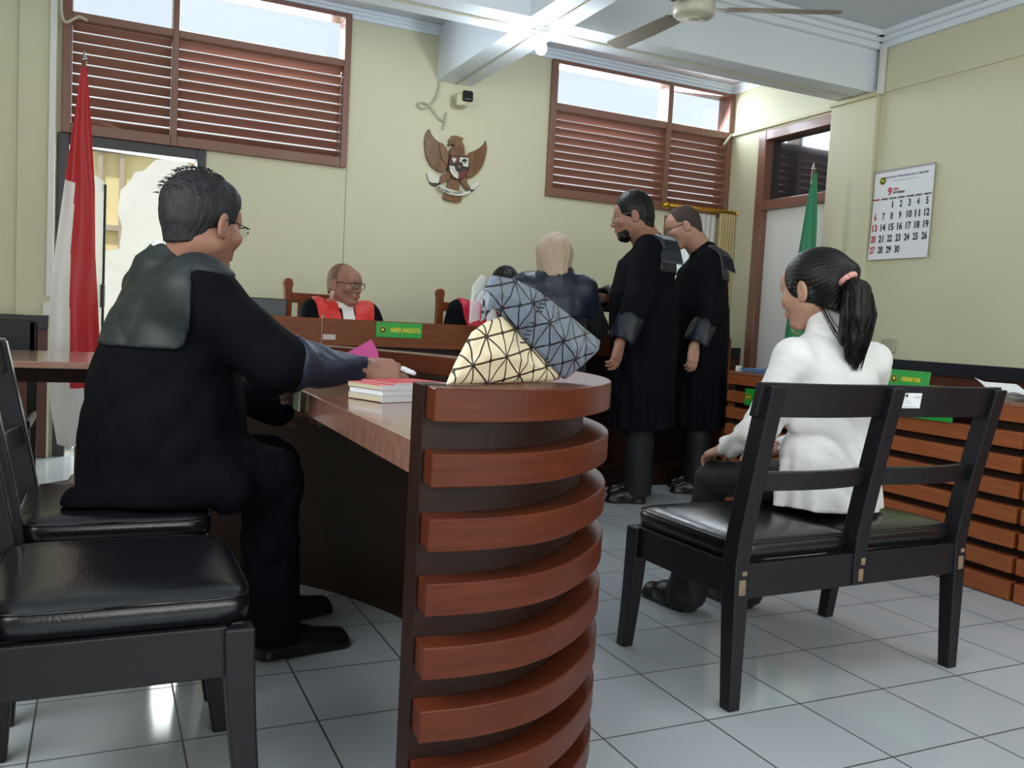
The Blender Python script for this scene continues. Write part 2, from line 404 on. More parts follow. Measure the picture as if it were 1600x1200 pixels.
        for ax in range(3):
            o1, o2 = [(1, 2), (2, 0), (0, 1)][ax]
            sl1 = [slice(None)]*3; sl2 = [slice(None)]*3; sl1[ax] = slice(0, -1); sl2[ax] = slice(1, None)
            A, B = S[tuple(sl1)], S[tuple(sl2)]; e = np.nonzero(A != B); E = np.stack(e, -1)
            ok = (E[:, o1] > 0) & (E[:, o2] > 0) & (E[:, o1] < acc.shape[o1]) & (E[:, o2] < acc.shape[o2]) & (E[:, ax] < acc.shape[ax]); E = E[ok]
            inside = A[tuple(E.T)]
            def g(d1, d2):
                Q = E.copy(); Q[:, o1] -= d1; Q[:, o2] -= d2; return idm[tuple(Q.T)]
            q = np.stack([g(1, 1), g(0, 1), g(0, 0), g(1, 0)], -1); q[~inside] = q[~inside][:, ::-1]
            quads.append(q)
        Q = np.concatenate(quads); Q = Q[(Q >= 0).all(1)]
        me = bpy.data.meshes.new(name); me.vertices.add(nact); me.vertices.foreach_set('co', co.astype(np.float32).ravel())
        me.loops.add(len(Q)*4); me.loops.foreach_set('vertex_index', Q.astype(np.int32).ravel())
        me.polygons.add(len(Q)); me.polygons.foreach_set('loop_start', np.arange(0, len(Q)*4, 4, dtype=np.int32)); me.polygons.foreach_set('loop_total', np.full(len(Q), 4, np.int32))
        me.polygons.foreach_set('use_smooth', np.ones(len(Q), bool)); me.update(); me.validate(); return me
def fobj(name, F, m, parent=None, smooth=0):
    """mesh a field given in world space and parent it without moving it"""
    me = F.mesh(name) if isinstance(F, Field) else F
    o = link(name, me, m)
    if parent is not None:
        bpy.context.view_layer.update(); o.parent = parent; o.matrix_parent_inverse = parent.matrix_world.inverted()
    if smooth:
        md = o.modifiers.new('smooth', 'SMOOTH'); md.iterations = smooth; md.factor = 0.5
    return o
def joinmesh(name, meshes):
    bm = bmesh.new()
    for m in meshes: bm.from_mesh(m)
    me = bpy.data.meshes.new(name); bm.to_mesh(me); bm.free(); return me
def keep(o, parent):
    bpy.context.view_layer.update(); o.parent = parent; o.matrix_parent_inverse = parent.matrix_world.inverted(); return o
# ================================================================== ROOM
XR, YB = 4.73, 6.0          # right wall plane, back wall plane
XL, YF = -1.7, -2.3         # left and rear walls (behind the camera)
ZC = 3.02
def wall_cells(mb, axis, a0, a1, z0, z1, t0, t1, holes):
    """wall slab with rectangular holes; axis 'x': runs along x, thickness t0..t1 in y"""
    xs = sorted({a0, a1, *[h[0] for h in holes], *[h[1] for h in holes]}); zs = sorted({z0, z1, *[h[2] for h in holes], *[h[3] for h in holes]})
    for i in range(len(xs)-1):
        for k in range(len(zs)-1):
            cx, cz = (xs[i]+xs[i+1])/2, (zs[k]+zs[k+1])/2
            if any(h[0] < cx < h[1] and h[2] < cz < h[3] for h in holes): continue
            if axis == 'x': mb.box(xs[i], xs[i+1], t0, t1, zs[k], zs[k+1])
            else: mb.box(t0, t1, xs[i], xs[i+1], zs[k], zs[k+1])
    return mb
struct(boxobj('floor', XL-0.2, XR+0.2, YF-0.2, YB+0.2, -0.1, 0, M['floor'], bevel=0))
struct(boxobj('ceiling', XL-0.2, XR+0.2, YF-0.2, YB+0.2, ZC, ZC+0.1, M['ceil'], bevel=0))
W1 = (-0.235, 1.492, 1.955, 2.972); W2 = (3.022, 4.728, 1.935, 2.95); W3 = (4.12, 4.60, 0.95, 1.90); D1 = (-0.255, 0.588, 0.0, 1.955)
D2 = (4.838, 5.605, 0.0, 2.575)
struct(wall_cells(MB(), 'x', XL-0.2, XR+0.2, 0, ZC, YB, YB+0.16, [W1, W2, W3, D1]).build('wall_back', M['wall']))
struct(wall_cells(MB(), 'y', YF-0.2, YB, 0, ZC, XR, XR+0.16, [D2]).build('wall_right', M['wall']))
struct(boxobj('wall_left', XL-0.16, XL, YF-0.2, YB, 0, ZC, M['wall'], bevel=0))
struct(boxobj('wall_front', XL-0.2, XR+0.2, YF-0.16, YF, 0, ZC, M['wall'], bevel=0))
# pilaster beside the back door with its cable duct
struct(MB().box(-0.62, -0.275, YB-0.05, YB, 0, ZC).box(-0.46, -0.275, YB-0.07, YB-0.05, 0, ZC).build('trim_1', M['wall'], bevel=0.004))
struct(MB().box(-0.300, -0.262, YB-0.095, YB-0.07, 0.97, ZC).box(-0.315, -0.245, YB-0.10, YB-0.07, 0.86, 0.935).build('trim_2', M['plastic_white'], bevel=0.004))
# dado: black band over brown panelling
def dado(name, segs, z0, z1, m, t):
    mb = MB()
    for ax, a, b, f in segs:
        if ax == 'x': mb.box(a, b, f-t, f, z0, z1)
        else: mb.box(f-t, f, a, b, z0, z1)
    return struct(mb.build(name, m, bevel=0.002))
segB = [('x', XL, -0.63, YB), ('x', -0.62, -0.285, YB-0.055), ('x', 0.60, XR, YB)]
segR = [('y', YF, 4.42, XR), ('y', 4.42, 4.84, XR-0.04), ('y', 5.68, YB-0.02, XR)]
dado('baseboard_back', segB, 0.775, 0.858, M['black_band'], 0.03)
dado('baseboard_right', segR, 0.775, 0.858, M['black_band'], 0.03)
dado('trim_3', segB, 0.0, 0.775, M['dado'], 0.016)
dado('trim_4', segR, 0.0, 0.775, M['dado'], 0.016)
# column and beams
struct(boxobj('trim_5', XR-0.04, XR, 4.43, 4.838, 0, 2.645, M['wall'], bevel=0.006))
mb = MB().box(XL, XR, 4.475, 4.785, 2.645, ZC); struct(mb.build('trim_6', M['beam'], bevel=0.006))
mb = MB().box(2.12, 2.39, 4.785, YB, 2.645, ZC).box(2.11, 2.38, YF, 4.475, 2.645, ZC); struct(mb.build('trim_7', M['beam'], bevel=0.006))
# cornices: stepped profile boxes
def cornice(name, segs, h=0.085, d=0.075):
    mb = MB()
    for ax, a, b, f, s in segs:      # s = +1 room is on lower-coordinate side
        for k, (hh, dd) in enumerate(((h, d*0.35), (h*0.62, d*0.62), (h*0.34, d))):
            lo, hi = (f-dd, f) if s > 0 else (f, f+dd)
            if ax == 'x': mb.box(a, b, lo, hi, ZC-hh, ZC)
            else: mb.box(lo, hi, a, b, ZC-hh, ZC)
    return struct(mb.build(name, M['beam'], bevel=0.005))
cornice('trim_8', [('x', XL, 2.12, YB, 1), ('x', 2.39, XR, YB, 1), ('y', 4.785, YB, XR, 1)], 0.07, 0.05)
cornice('trim_9', [('y', YF, 4.475, XR, 1), ('x', 2.38, XR, 4.475, 1), ('y', YF, 4.475, 2.38, -1)], 0.10, 0.11)
# thin duct along the right wall, duct down the column, raised wall strip
struct(MB().box(XR-0.022, XR, 4.84, YB-0.03, 2.600, 2.625).box(XR-0.062, XR-0.04, 4.43, 4.84, 2.610, 2.640)
       .build('trim_10', M['wallwarm'], bevel=0.003))
struct(MB().box(XR-0.05, XR-0.012, 4.395, 4.43, 2.62, 2.94).build('trim_11', M['plastic_white'], bevel=0.004))
struct(MB().box(XR-0.012, XR, YF, 4.395, 2.632, 2.92).build('trim_12', M['wall'], bevel=0.003))

struct(MB().box(1.497, 1.502, YB-0.002, YB, 0.86, 1.955).box(1.497, 1.500, YB-0.001, YB, 1.955, 2.95).build('trim_13', mat('wall_seam', (150, 148, 122), 0.6)))
# windows ---------------------------------------------------------------
def louver_window(n, W, mull, zt0, zt1, zb, nsl):
    x0, x1, z0, z1 = W; root = struct(empty('window_%d' % n, (0, 0, 0)))
    y0, y1 = YB-0.035, YB+0.12
    f = MB().box(x0, x0+0.05, y0, y1, z0, z1).box(x1-0.045, x1, y0, y1, z0, z1)
    for a, b in ((x0+0.05, mull[0]), (mull[1], x1-0.045)):
        for c, d in ((z0, zb), (z1-0.03, z1), (zt0, zt1)): f.box(a, b, y0+0.002, y1-0.002, c, d)
    f.box(mull[0], mull[1], y0, y1, z0, z1)
    f.build('window_frame', M['frame'], root, 0.004)
    for a, b in ((x0+0.05, mull[0]), (mull[1], x1-0.045)):
        s = MB(); pitch = (zt0-zb-0.044)/(nsl-1)
        for k in range(nsl):
            zc = zb+0.022+pitch*k
            T = Matrix.Translation((0, YB+0.03, zc)) @ Matrix.Rotation(math.radians(-40), 4, 'X')
            s.box(a+0.002, b-0.002, -0.0318, 0.0318, -0.0045, 0.0045, T)
        s.build('louver_panel', M['slat'], root, 0.003)
        MB().box(a, b, YB+0.05, YB+0.054, zt1, z1-0.03).build('pane', M['glass'], root)
    return root
louver_window(1, W1, (0.372, 0.410), 2.622, 2.668, 2.02, 10)
louver_window(2, W2, (4.070, 4.115), 2.576, 2.633, 2.00, 10)
# small window behind the standing lawyers
r3 = struct(empty('window_3', (0, 0, 0)))
f = MB(); x0, x1, z0, z1 = W3
f.box(x0, x0+0.035, YB, YB+0.1, z0, z1).box(x1-0.035, x1, YB, YB+0.1, z0, z1).box(x0+0.035, x1-0.035, YB+0.002, YB+0.1, z0, z0+0.035).box(x0+0.035, x1-0.035, YB+0.002, YB+0.1, z1-0.035, z1)
f.build('window_frame', M['frame'], r3, 0.003)
MB().box(x0, x1, YB+0.05, YB+0.054, z0, z1).build('pane', M['glass'], r3)
# unseen window frames added on solid walls around the rear and left fill lights
for n_, ax_, a0_, a1_, c0_, c1_ in ((4, 'x', -0.35, 4.15, 0.5, 2.5), (5, 'y', -0.65, 3.85, 1.45, 2.75)):
    r_ = struct(empty('window_%d' % n_, (0, 0, 0))); q = MB()
    for k_ in range(5):
        p_ = a0_+(a1_-a0_)*k_/4
        if ax_ == 'x': q.box(p_-0.03, p_+0.03, YF, YF+0.05, c0_, c1_)
        else: q.box(XL, XL+0.05, p_-0.03, p_+0.03, c0_, c1_)
    for z_ in (c0_-0.03, c1_):
        if ax_ == 'x': q.box(a0_-0.03, a1_+0.03, YF, YF+0.05, z_, z_+0.03)
        else: q.box(XL, XL+0.05, a0_-0.03, a1_+0.03, z_, z_+0.03)
    q.build('window_frame', M['frame'], r_, 0.003)
# back door: dark frame, opening to the yard, white metal leaf swung outwards
d1 = struct(empty('door_1', (0, 0, 0)))
MB().box(-0.255, -0.19, YB-0.02, YB+0.14, 0, 1.955).box(0.535, 0.588, YB-0.02, YB+0.14, 0, 1.955).box(-0.19, 0.535, YB-0.018, YB+0.14, 1.89, 1.955).build('door_frame', M['dark_frame'], d1, 0.004)
T = Matrix.Translation((-0.17, YB+0.14, 0)) @ Matrix.Rotation(math.radians(78), 4, 'Z')
MB().box(0, 0.74, -0.02, 0.02, 0.02, 1.80, T).box(0.03, 0.71, -0.026, -0.02, 0.1, 1.72, T).build('door_leaf', M['white_door'], d1, 0.012)
MB().box(0.735, 0.752, -0.035, 0.035, 0.02, 1.78, T).build('rubber_seal', M['plastic_black'], d1, 0.002)
MB().box(0.66, 0.70, -0.05, 0.05, 0.92, 1.08, T).build('door_handle', M['plastic_black'], d1, 0.004)
# right door: brown frame, dark transom pane, white leaf
d2 = struct(empty('door_2', (0, 0, 0)))
MB().box(XR-0.03, XR+0.12, 5.52, 5.605, 0, 2.575).box(XR-0.03, XR+0.12, 4.838, 5.52, 2.50, 2.575).box(XR-0.02, XR+0.12, 4.838, 5.52, 1.955, 2.03).build('door_frame', M['frame'], d2, 0.005)
MB().box(XR+0.03, XR+0.07, 4.838, 5.52, 0.01, 1.955).build('door_leaf', M['white_door'], d2, 0.003)
m_dark = mat('dark_transom_glass', (34, 38, 44), 0.04, 0.02, 3, spec=1.0, coat=0.6)
MB().box(XR+0.05, XR+0.056, 4.838, 5.52, 2.03, 2.50).build('pane', m_dark, d2)
MB().box(XR+0.02, XR+0.03, 4.90, 4.95, 0.95, 1.09).lathe([(0.011, 0), (0.011, 0.05)], (0, 0, 0), 12, Matrix.Translation((XR+0.03, 4.925, 1.03)) @ Matrix.Rotation(-PI/2, 4, 'Y')).build('door_handle', M['chrome'], d2, 0.002)

# loose cables and conduits ----------------------------------------------
def cable(pts, r, m, label, name='cable', group=None):
    # smooth Catmull-Rom through points
    P = [Vector(p) for p in pts]; Q = [P[0]]+P+[P[-1]]; out = []
    for i in range(1, len(Q)-2):
        for t in np.linspace(0, 1, 6, endpoint=False):
            a, b, c, d = Q[i-1], Q[i], Q[i+1], Q[i+2]
            out.append(0.5*((2*b)+(c-a)*t+(2*a-5*b+4*c-d)*t*t+(3*b-a-3*c+d)*t**3))
    out.append(P[-1])
    return tag(MB().tube(out, r, 7).build(name, m), label, 'cable', group)
cable([(-0.28, 5.86, 2.98), (-0.27, 5.86, 2.86), (-0.245, 5.85, 2.74), (-0.24, 5.85, 2.62), (-0.215, 5.84, 2.56), (-0.15, 5.83, 2.60), (-0.105, 5.82, 2.585)], 0.009, M['cable'], 'pale looped cable end sticking out beside the left louvered window')
cable([(2.135, 5.975, 2.65), (2.125, 5.975, 2.56), (2.08, 5.97, 2.47), (2.02, 5.97, 2.43), (1.985, 5.97, 2.445), (2.0, 5.97, 2.47), (2.06, 5.97, 2.46), (2.10, 5.97, 2.42), (2.15, 5.97, 2.375), (2.185, 5.97, 2.37), (2.19, 5.97, 2.43), (2.188, 5.97, 2.37), (2.175, 5.97, 2.31)], 0.006, M['cable'], 'tangled grey cable hanging on the wall under the ceiling beam')
cable([(4.70, 5.96, 2.61), (4.69, 5.95, 2.60), (4.66, 5.945, 2.57), (4.62, 5.94, 2.52)], 0.011, M['cable'], 'cream cable stub poking from the corner duct by the right louvered window')
cable([(XR-0.05, 4.63, 2.636), (3.6, 4.63, 2.636), (2.25, 4.63, 2.636), (0.9, 4.62, 2.636), (-0.6, 4.61, 2.636)], 0.006, M['cable'], 'thin white cable clipped along underside of the long ceiling beam')
cable([(2.26, 5.97, 2.636), (2.255, 5.2, 2.636), (2.25, 4.6, 2.636), (2.245, 2.8, 2.636)], 0.005, M['cable'], 'thin white cable clipped under the short beam crossing at the bulb')

# lamp bulb ---------------------------------------------------------------
b0 = empty('light_bulb', (2.245, 4.60, 2.645), 0, 'glowing white bulb in a porcelain holder under the ceiling beams', 'lamp')
MB().lathe([(0.0, 0), (0.040, 0), (0.040, -0.014), (0.026, -0.022), (0.026, -0.05), (0.022, -0.066), (0, -0.066)]).build('lamp_holder', M['plastic_white'], b0, smooth=False)
m_bulb = mat('bulb_glow', (250, 252, 255), 0.3, 0.0, emit=((238, 246, 255), 9.0))
MB().lathe([(0.0, -0.066), (0.016, -0.066), (0.022, -0.078), (0.030, -0.095), (0.033, -0.112), (0.030, -0.130), (0.020, -0.143), (0.008, -0.149), (0, -0.150)], n=28).build('bulb', m_bulb, b0, smooth=True)
pl = bpy.data.lights.new('bulb_light', 'POINT'); pl.energy = 13; pl.color = (0.86, 0.94, 1.0); pl.shadow_soft_size = 0.035
po = bpy.data.objects.new('bulb_light', pl); COL.objects.link(po); po.location = (2.245, 4.60, 2.44)

# ceiling fan -------------------------------------------------------------
fx, fy, fz = 2.66, 3.73, 2.575
m_fan = mat('fan_cream_metal', (190, 188, 172), 0.4, 0.03)
m_blade = mat('fan_blade_grey', (120, 114, 104), 0.4, 0.05, coat=0.2)
fan = empty('ceiling_fan', (fx, fy, fz), 0, 'cream three-bladed ceiling fan at the top edge near the bulb', 'ceiling fan')
MB().lathe([(0, -0.052), (0.028, -0.052), (0.032, -0.048), (0.036, -0.042), (0.090, -0.040), (0.103, -0.028), (0.106, 0.0), (0.104, 0.03), (0.08, 0.05), (0.03, 0.06), (0, 0.06)], n=32).build('motor_housing', m_fan, fan, smooth=True)
MB().lathe([(0.013, 0.05), (0.013, ZC-fz-0.04)], n=12).lathe([(0.05, ZC-fz-0.06), (0.03, ZC-fz-0.09), (0.02, ZC-fz-0.09), (0.06, ZC-fz)], n=16).build('down_rod', m_fan, fan)
for ang in (93, -30, 213):
    T = Matrix.Rotation(math.radians(ang), 4, 'Z') @ Matrix.Rotation(math.radians(10), 4, 'X')
    bl = MB().prism([(0.16, -0.052), (0.40, -0.062), (0.68, -0.06), (0.715, -0.045), (0.725, 0.0), (0.715, 0.045), (0.68, 0.055), (0.16, 0.045)], -0.003, 0.003, T).build('blade', m_blade, fan, 0.002)
    MB().prism([(0.07, -0.02), (0.20, -0.03), (0.24, 0.0), (0.20, 0.03), (0.07, 0.02)], 0.003, 0.009, T).build('blade_bracket', m_fan, bl)

# wall camera --------------------------------------------------------------
c0 = empty('security_camera', (2.29, YB, 2.53), 0, 'small white security camera with black face under the ceiling beam', 'camera')
T = frame_T((2.28, YB-0.09, 2.525), (1, -0.35, 0.0), (0, -0.25, 1.0))
MB().lathe([(0, 0), (0.034, 0), (0.034, 0.015), (0.014, 0.022), (0.010, 0.06)], n=16, T=Matrix.Translation((-0.0, 0, 0.02)) @ Matrix.Rotation(PI/2, 4, 'X')).build('mount', M['plastic_white'], c0)
bd = MB().box(-0.05, 0.03, -0.045, 0.045, -0.03, 0.06, frame_T((0.0, -0.09, -0.02), (1, -0.35, 0), (0, 0, 1))).build('housing', mat('camera_cream', (200, 196, 160), 0.4), c0, 0.018, 4)
MB().box(-0.038, 0.038, -0.038, 0.038, 0.05, 0.085, frame_T((0.02, -0.09, -0.005), (1, -0.15, 0), (0, 0.1, 1))).build('lens_face', M['plastic_black'], c0, 0.014, 4)

# outside seen through the door ------------------------------------------------
m_out = mat('outside_cream_wall', (240, 226, 176), 0.8, 0.05, 2, emit=None)
m_outw = mat('outside_white_board', (225, 228, 226), 0.7)
m_gl = mat('yellow_green_leaf', (170, 220, 30), 0.5, 0.2, 20)
def outside():
    g = struct(MB().box(-4, 7, YB+0.2, YB+9, -0.12, -0.02).build('ground_outside', mat('yard_concrete', (180, 178, 170), 0.9)))
    hs = MB(); hs.box(-1.2, 3.0, YB+3.0, YB+3.1, 0, 2.48)
    o = tag(hs.build('yard_wall', m_out), 'cream yard wall with wooden posts seen through the open door', 'wall')
    p = MB().box(-1.2, 3.0, YB+2.95, YB+3.0, 1.62, 1.67).box(-0.05, -0.01, YB+2.93, YB+3.0, 0, 2.40).box(0.13, 0.17, YB+2.93, YB+3.0, 0, 2.40).box(0.93, 1.0, YB+2.9, YB+3.0, 0, 2.48).box(-1.2, 3.0, YB+2.9, YB+3.05, 2.36, 2.40)
    p.build('post_and_rail', mat('outside_grey_rail', (176, 164, 150), 0.7), o)
    pts = [(-0.02, 0.3), (0.0, 1.0), (0.10, 1.22), (0.20, 1.25), (0.22, 1.38), (0.38, 1.42), (0.40, 1.60), (0.36, 1.72), (0.38, 1.90), (0.46, 1.98), (0.50, 2.06), (0.58, 2.08), (0.68, 2.18), (0.82, 2.21), (0.96, 2.19), (1.08, 2.12), (1.16, 2.0), (1.30, 1.9), (1.30, 0.3)]
    T = frame_T((-0.20, YB+2.0, 0), (1, 0, 0), (0, 0, 1))
    b = tag(MB().prism([(x*0.86, y*0.99 if y > 0.4 else -0.02) for x, y in pts], 0, 0.03, T).build('garden_board', m_outw), 'white scalloped board standing in the yard outside the open door', 'board')
    rnd = random.Random(4); lf = MB()
    for k in range(240):
        c = Vector((0.22+rnd.random()*0.32, YB+0.75+rnd.random()*0.3, 0.55+rnd.random()*0.75)); a = rnd.random()*6.28
        T2 = Matrix.Translation(c) @ Matrix.Rotation(a, 4, 'Z') @ Matrix.Rotation(rnd.uniform(-0.9, 0.9), 4, 'X')
        lf.prism([(-0.028, 0), (0, -0.014), (0.04, 0), (0, 0.014)], -0.0008, 0.0008, T2)
    pot = empty('potted_shrub', (0.38, YB+0.9, -0.02), 0, 'bright yellow-green leafy shrub outside the open door, mostly behind the seated man', 'plant')
    l = lf.build('foliage', m_gl, None); l.parent = pot; l.matrix_parent_inverse = Matrix.Translation((-0.38, -(YB+0.9), 0.02))
    MB().lathe([(0, 0), (0.11, 0), (0.15, 0.28), (0.16, 0.30), (0.13, 0.30), (0.12, 0.26), (0, 0.26)], n=20).tube([(0, 0, 0.2), (0.02, 0, 0.6), (0, 0.02, 1.1)], 0.012).build('pot', mat('clay_pot', (150, 90, 60), 0.8), pot)
outside()
# ================================================================== FURNITURE
def catmull(P, n=5):
    P = [Vector((p[0], p[1], 0)) for p in P]; Q = [P[0]*2-P[1]]+P+[P[-1]*2-P[-2]]; out = []
    for i in range(1, len(Q)-2):
        for t in np.linspace(0, 1, n, endpoint=False):
            a, b, c, d = Q[i-1], Q[i], Q[i+1], Q[i+2]
            v = 0.5*((2*b)+(c-a)*t+(2*a-5*b+4*c-d)*t*t+(3*b-a-3*c+d)*t**3); out.append((v.x, v.y))
    out.append((P[-1].x, P[-1].y)); return out
def offset(P, d):
    out = []
    for i, p in enumerate(P):
        a = Vector(P[max(0, i-1)]); b = Vector(P[min(len(P)-1, i+1)]); t = (b-a).normalized(); n = Vector((-t.y, t.x)); q = Vector(p)+n*d; out.append((q.x, q.y))
    return out
# near desk: a ring of eight glossy slabs in front of a recessed panel, with a lower desktop inside
outer = catmull([(.487, 1.318), (.57, 1.310), (.655, 1.318), (.726, 1.342), (.80, 1.388), (.875, 1.452), (.945, 1.53), (1.0, 1.62), (1.045, 1.73), (1.072, 1.85), (1.087, 2.0), (1.085, 2.15), (1.07, 2.3), (1.03, 2.5), (.975, 2.68), (.90, 2.86), (.81, 3.02), (.70, 3.15), (.56, 3.26), (.40, 3.33)], 5)
mid = offset(outer, 0.055); inner = offset(outer, 0.11)
desk = empty('curved_desk', (0.75, 2.3, 0), 0, 'large curved reddish wooden desk with stacked slab rings and black-robed man behind it', 'desk')
for k in range(8):
    zt = 0.845-0.107*k
    if k == 0: o = MB().band(outer, inner, zt-0.055, zt).build('top_slab', M['deskwood'], None, 0.0025)
    else: o = MB().band(outer, mid, zt-0.055, zt).build('slab_ring', M['deskwood'], None, 0.0025)
    keep(o, desk)
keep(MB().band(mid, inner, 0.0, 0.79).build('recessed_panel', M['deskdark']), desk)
dt = [p for p in inner if p[1] > 1.425]
poly = [(0.49, 1.425)]+dt+[(0.49, dt[-1][1]), (0.49, 3.2)]
poly = [(0.49, 1.428)]+[p for p in dt if p[0] > 0.495]
keep(MB().prism(poly, 0.685, 0.745).build('desktop', M['desktop'], None, 0.002), desk)
keep(MB().box(0.487, 0.530, 1.373, 1.432, 0.0, 0.8465).build('end_post', M['deskdark'], None, 0.002), desk)
keep(tag(MB().box(0.484, 0.4895, 2.36, 2.43, 0.69, 0.745).build('sticker', mat('sticker_yellowed', (196, 200, 170), 0.5)), 'small pale inventory sticker'), desk)

# right desk: straight row of slabs
rd = empty('slatted_desk', (3.4, 2.5, 0), 0, 'long brown slatted desk along the right wall beyond the black bench', 'desk')
def yx(y): return 3.15+0.09*(y-2.2)/1.86
def rslab(a, b, z0, z1, dx0, dx1, name, m):
    pa, pb = yx(a), yx(b)
    keep(MB().prism([(pa+dx0, a), (pb+dx0, b), (pb+dx1, b), (pa+dx1, a)], z0, z1).build(name, M['deskwood_b'] if name == 'slab' else m, None, 0.002), rd)
for k in range(8):
    zt = (0.745, .646, .552, .456, .361, .266, .170, .074)[k]; zb = zt-0.062 if k < 7 else 0.004
    rslab(2.145, 3.98, zb, zt, 0, 0.05, 'slab', M['deskwood'])
    rslab(0.6, 2.125, zb, zt, 0.004, 0.05, 'slab', M['deskwood'])
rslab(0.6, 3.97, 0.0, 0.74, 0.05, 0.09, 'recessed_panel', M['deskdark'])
rslab(0.6, 3.98, 0.735, 0.758, 0.0, 0.62, 'desktop', M['desktop'])
rslab(3.95, 3.98, 0.0, 0.735, 0.09, 0.60, 'end_panel', M['deskdark']); rslab(0.6, 0.63, 0.0, 0.735, 0.09, 0.60, 'end_panel', M['deskdark'])

# judges' bench
jb = empty('judges_bench', (2.1, 4.9, 0), 0, 'long brown judges bench across the back with green nameplate on its front', 'desk')
keep(MB().box(0.55, 3.75, 4.60, 4.635, 0.792, 0.934).build('front_rail', M['redwood'], None, 0.004), jb)
keep(MB().box(0.55, 3.75, 4.635, 5.02, 0.80, 0.83).build('worktop', M['desktop'], None, 0.003), jb)
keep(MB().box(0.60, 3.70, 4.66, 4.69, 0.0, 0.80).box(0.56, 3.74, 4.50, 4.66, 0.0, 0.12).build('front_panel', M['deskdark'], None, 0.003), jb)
keep(MB().box(0.55, 0.58, 4.60, 5.02, 0.0, 0.80).build('end_panel', M['redwood'], None, 0.003), jb)
keep(MB().box(3.72, 3.75, 4.60, 5.02, 0.0, 0.80).build('end_panel', M['redwood'], None, 0.003), jb)
keep(MB().box(1.047, 1.052, 4.592, 4.60, 0.80, 0.945).box(1.052, 1.062, 4.592, 4.60, 0.935, 0.95).build('tape_strip', mat('clear_tape', (150, 110, 80), 0.3)), jb)
keep(tag(MB().box(1.057, 1.125, 4.596, 4.60, 0.822, 0.85).build('sticker', mat('sticker_grey', (186, 180, 170), 0.5)), 'small grey inventory sticker'), jb)

def emblem_disc(T, r, parent, name='emblem'):
    """small round court seal: dark green disc, yellow rim and a pale shield"""
    o = MB().lathe([(0, 0), (r, 0), (r, 0.001), (0, 0.001)], n=24, T=T).build(name, M['darkgreen'], parent)
    MB().tube([T @ Vector((r*0.9*math.cos(2*PI*k/24), r*0.9*math.sin(2*PI*k/24), 0.001)) for k in range(25)], r*0.06, 5).prism([(-r*.35, r*.3), (r*.35, r*.3), (r*.35, -r*.1), (0, -r*.5), (-r*.35, -r*.1)], 0.001, 0.0017, T).build('seal_mark', M['yellow'], o)
    return o
def nameplate(label, c, xdir, ydir, wd, ht, s, tw, th, text_x=0.02, emb=True):
    T = frame_T(c, xdir, ydir); root = empty('nameplate', c, 0, label, 'nameplate')
    pl = keep(MB().box(-wd/2, wd/2, -ht/2, ht/2, -0.004, 0.0, T).build('plate', M['green'], None, 0.003), root)
    if emb:
        e = emblem_disc(T @ Matrix.Translation((-wd*0.36, 0, 0)), ht*0.24, None); keep(e, root)
    if s: keep(text_obj('lettering', s, M['yellow'], T @ Matrix.Translation((text_x, 0, 0.0006)), th, tw, None, 0.0006, bold=0.0012), root)
    return root
nameplate('green nameplate reading HAKIM ANGGOTA on the front of the judges bench', (1.474, 4.593, 0.888), (1, 0, 0), (0, 0, 1), 0.262, 0.082, 'HAKIM ANGGOTA', 0.172, 0.034, 0.035)
nameplate('green nameplate reading ORANG TUA standing on the slatted desk behind the bench', (3.25, 2.765, 0.801), (0.0, -1, 0), (0.15, 0, 1), 0.215, 0.082, 'ORANG TUA', 0.105, 0.026, 0.012)
nameplate('green plate hung on the slatted desk front, seen just below the bench top rail', (3.149, 2.60, 0.692), (0, -1, 0), (0, 0, 1), 0.30, 0.092, '', 0, 0)
nameplate('small green plate hung on the far end of the slatted desk beside the bench post', (3.205, 3.68, 0.626), (0, -1, 0), (0, 0, 1), 0.22, 0.092, '', 0, 0)

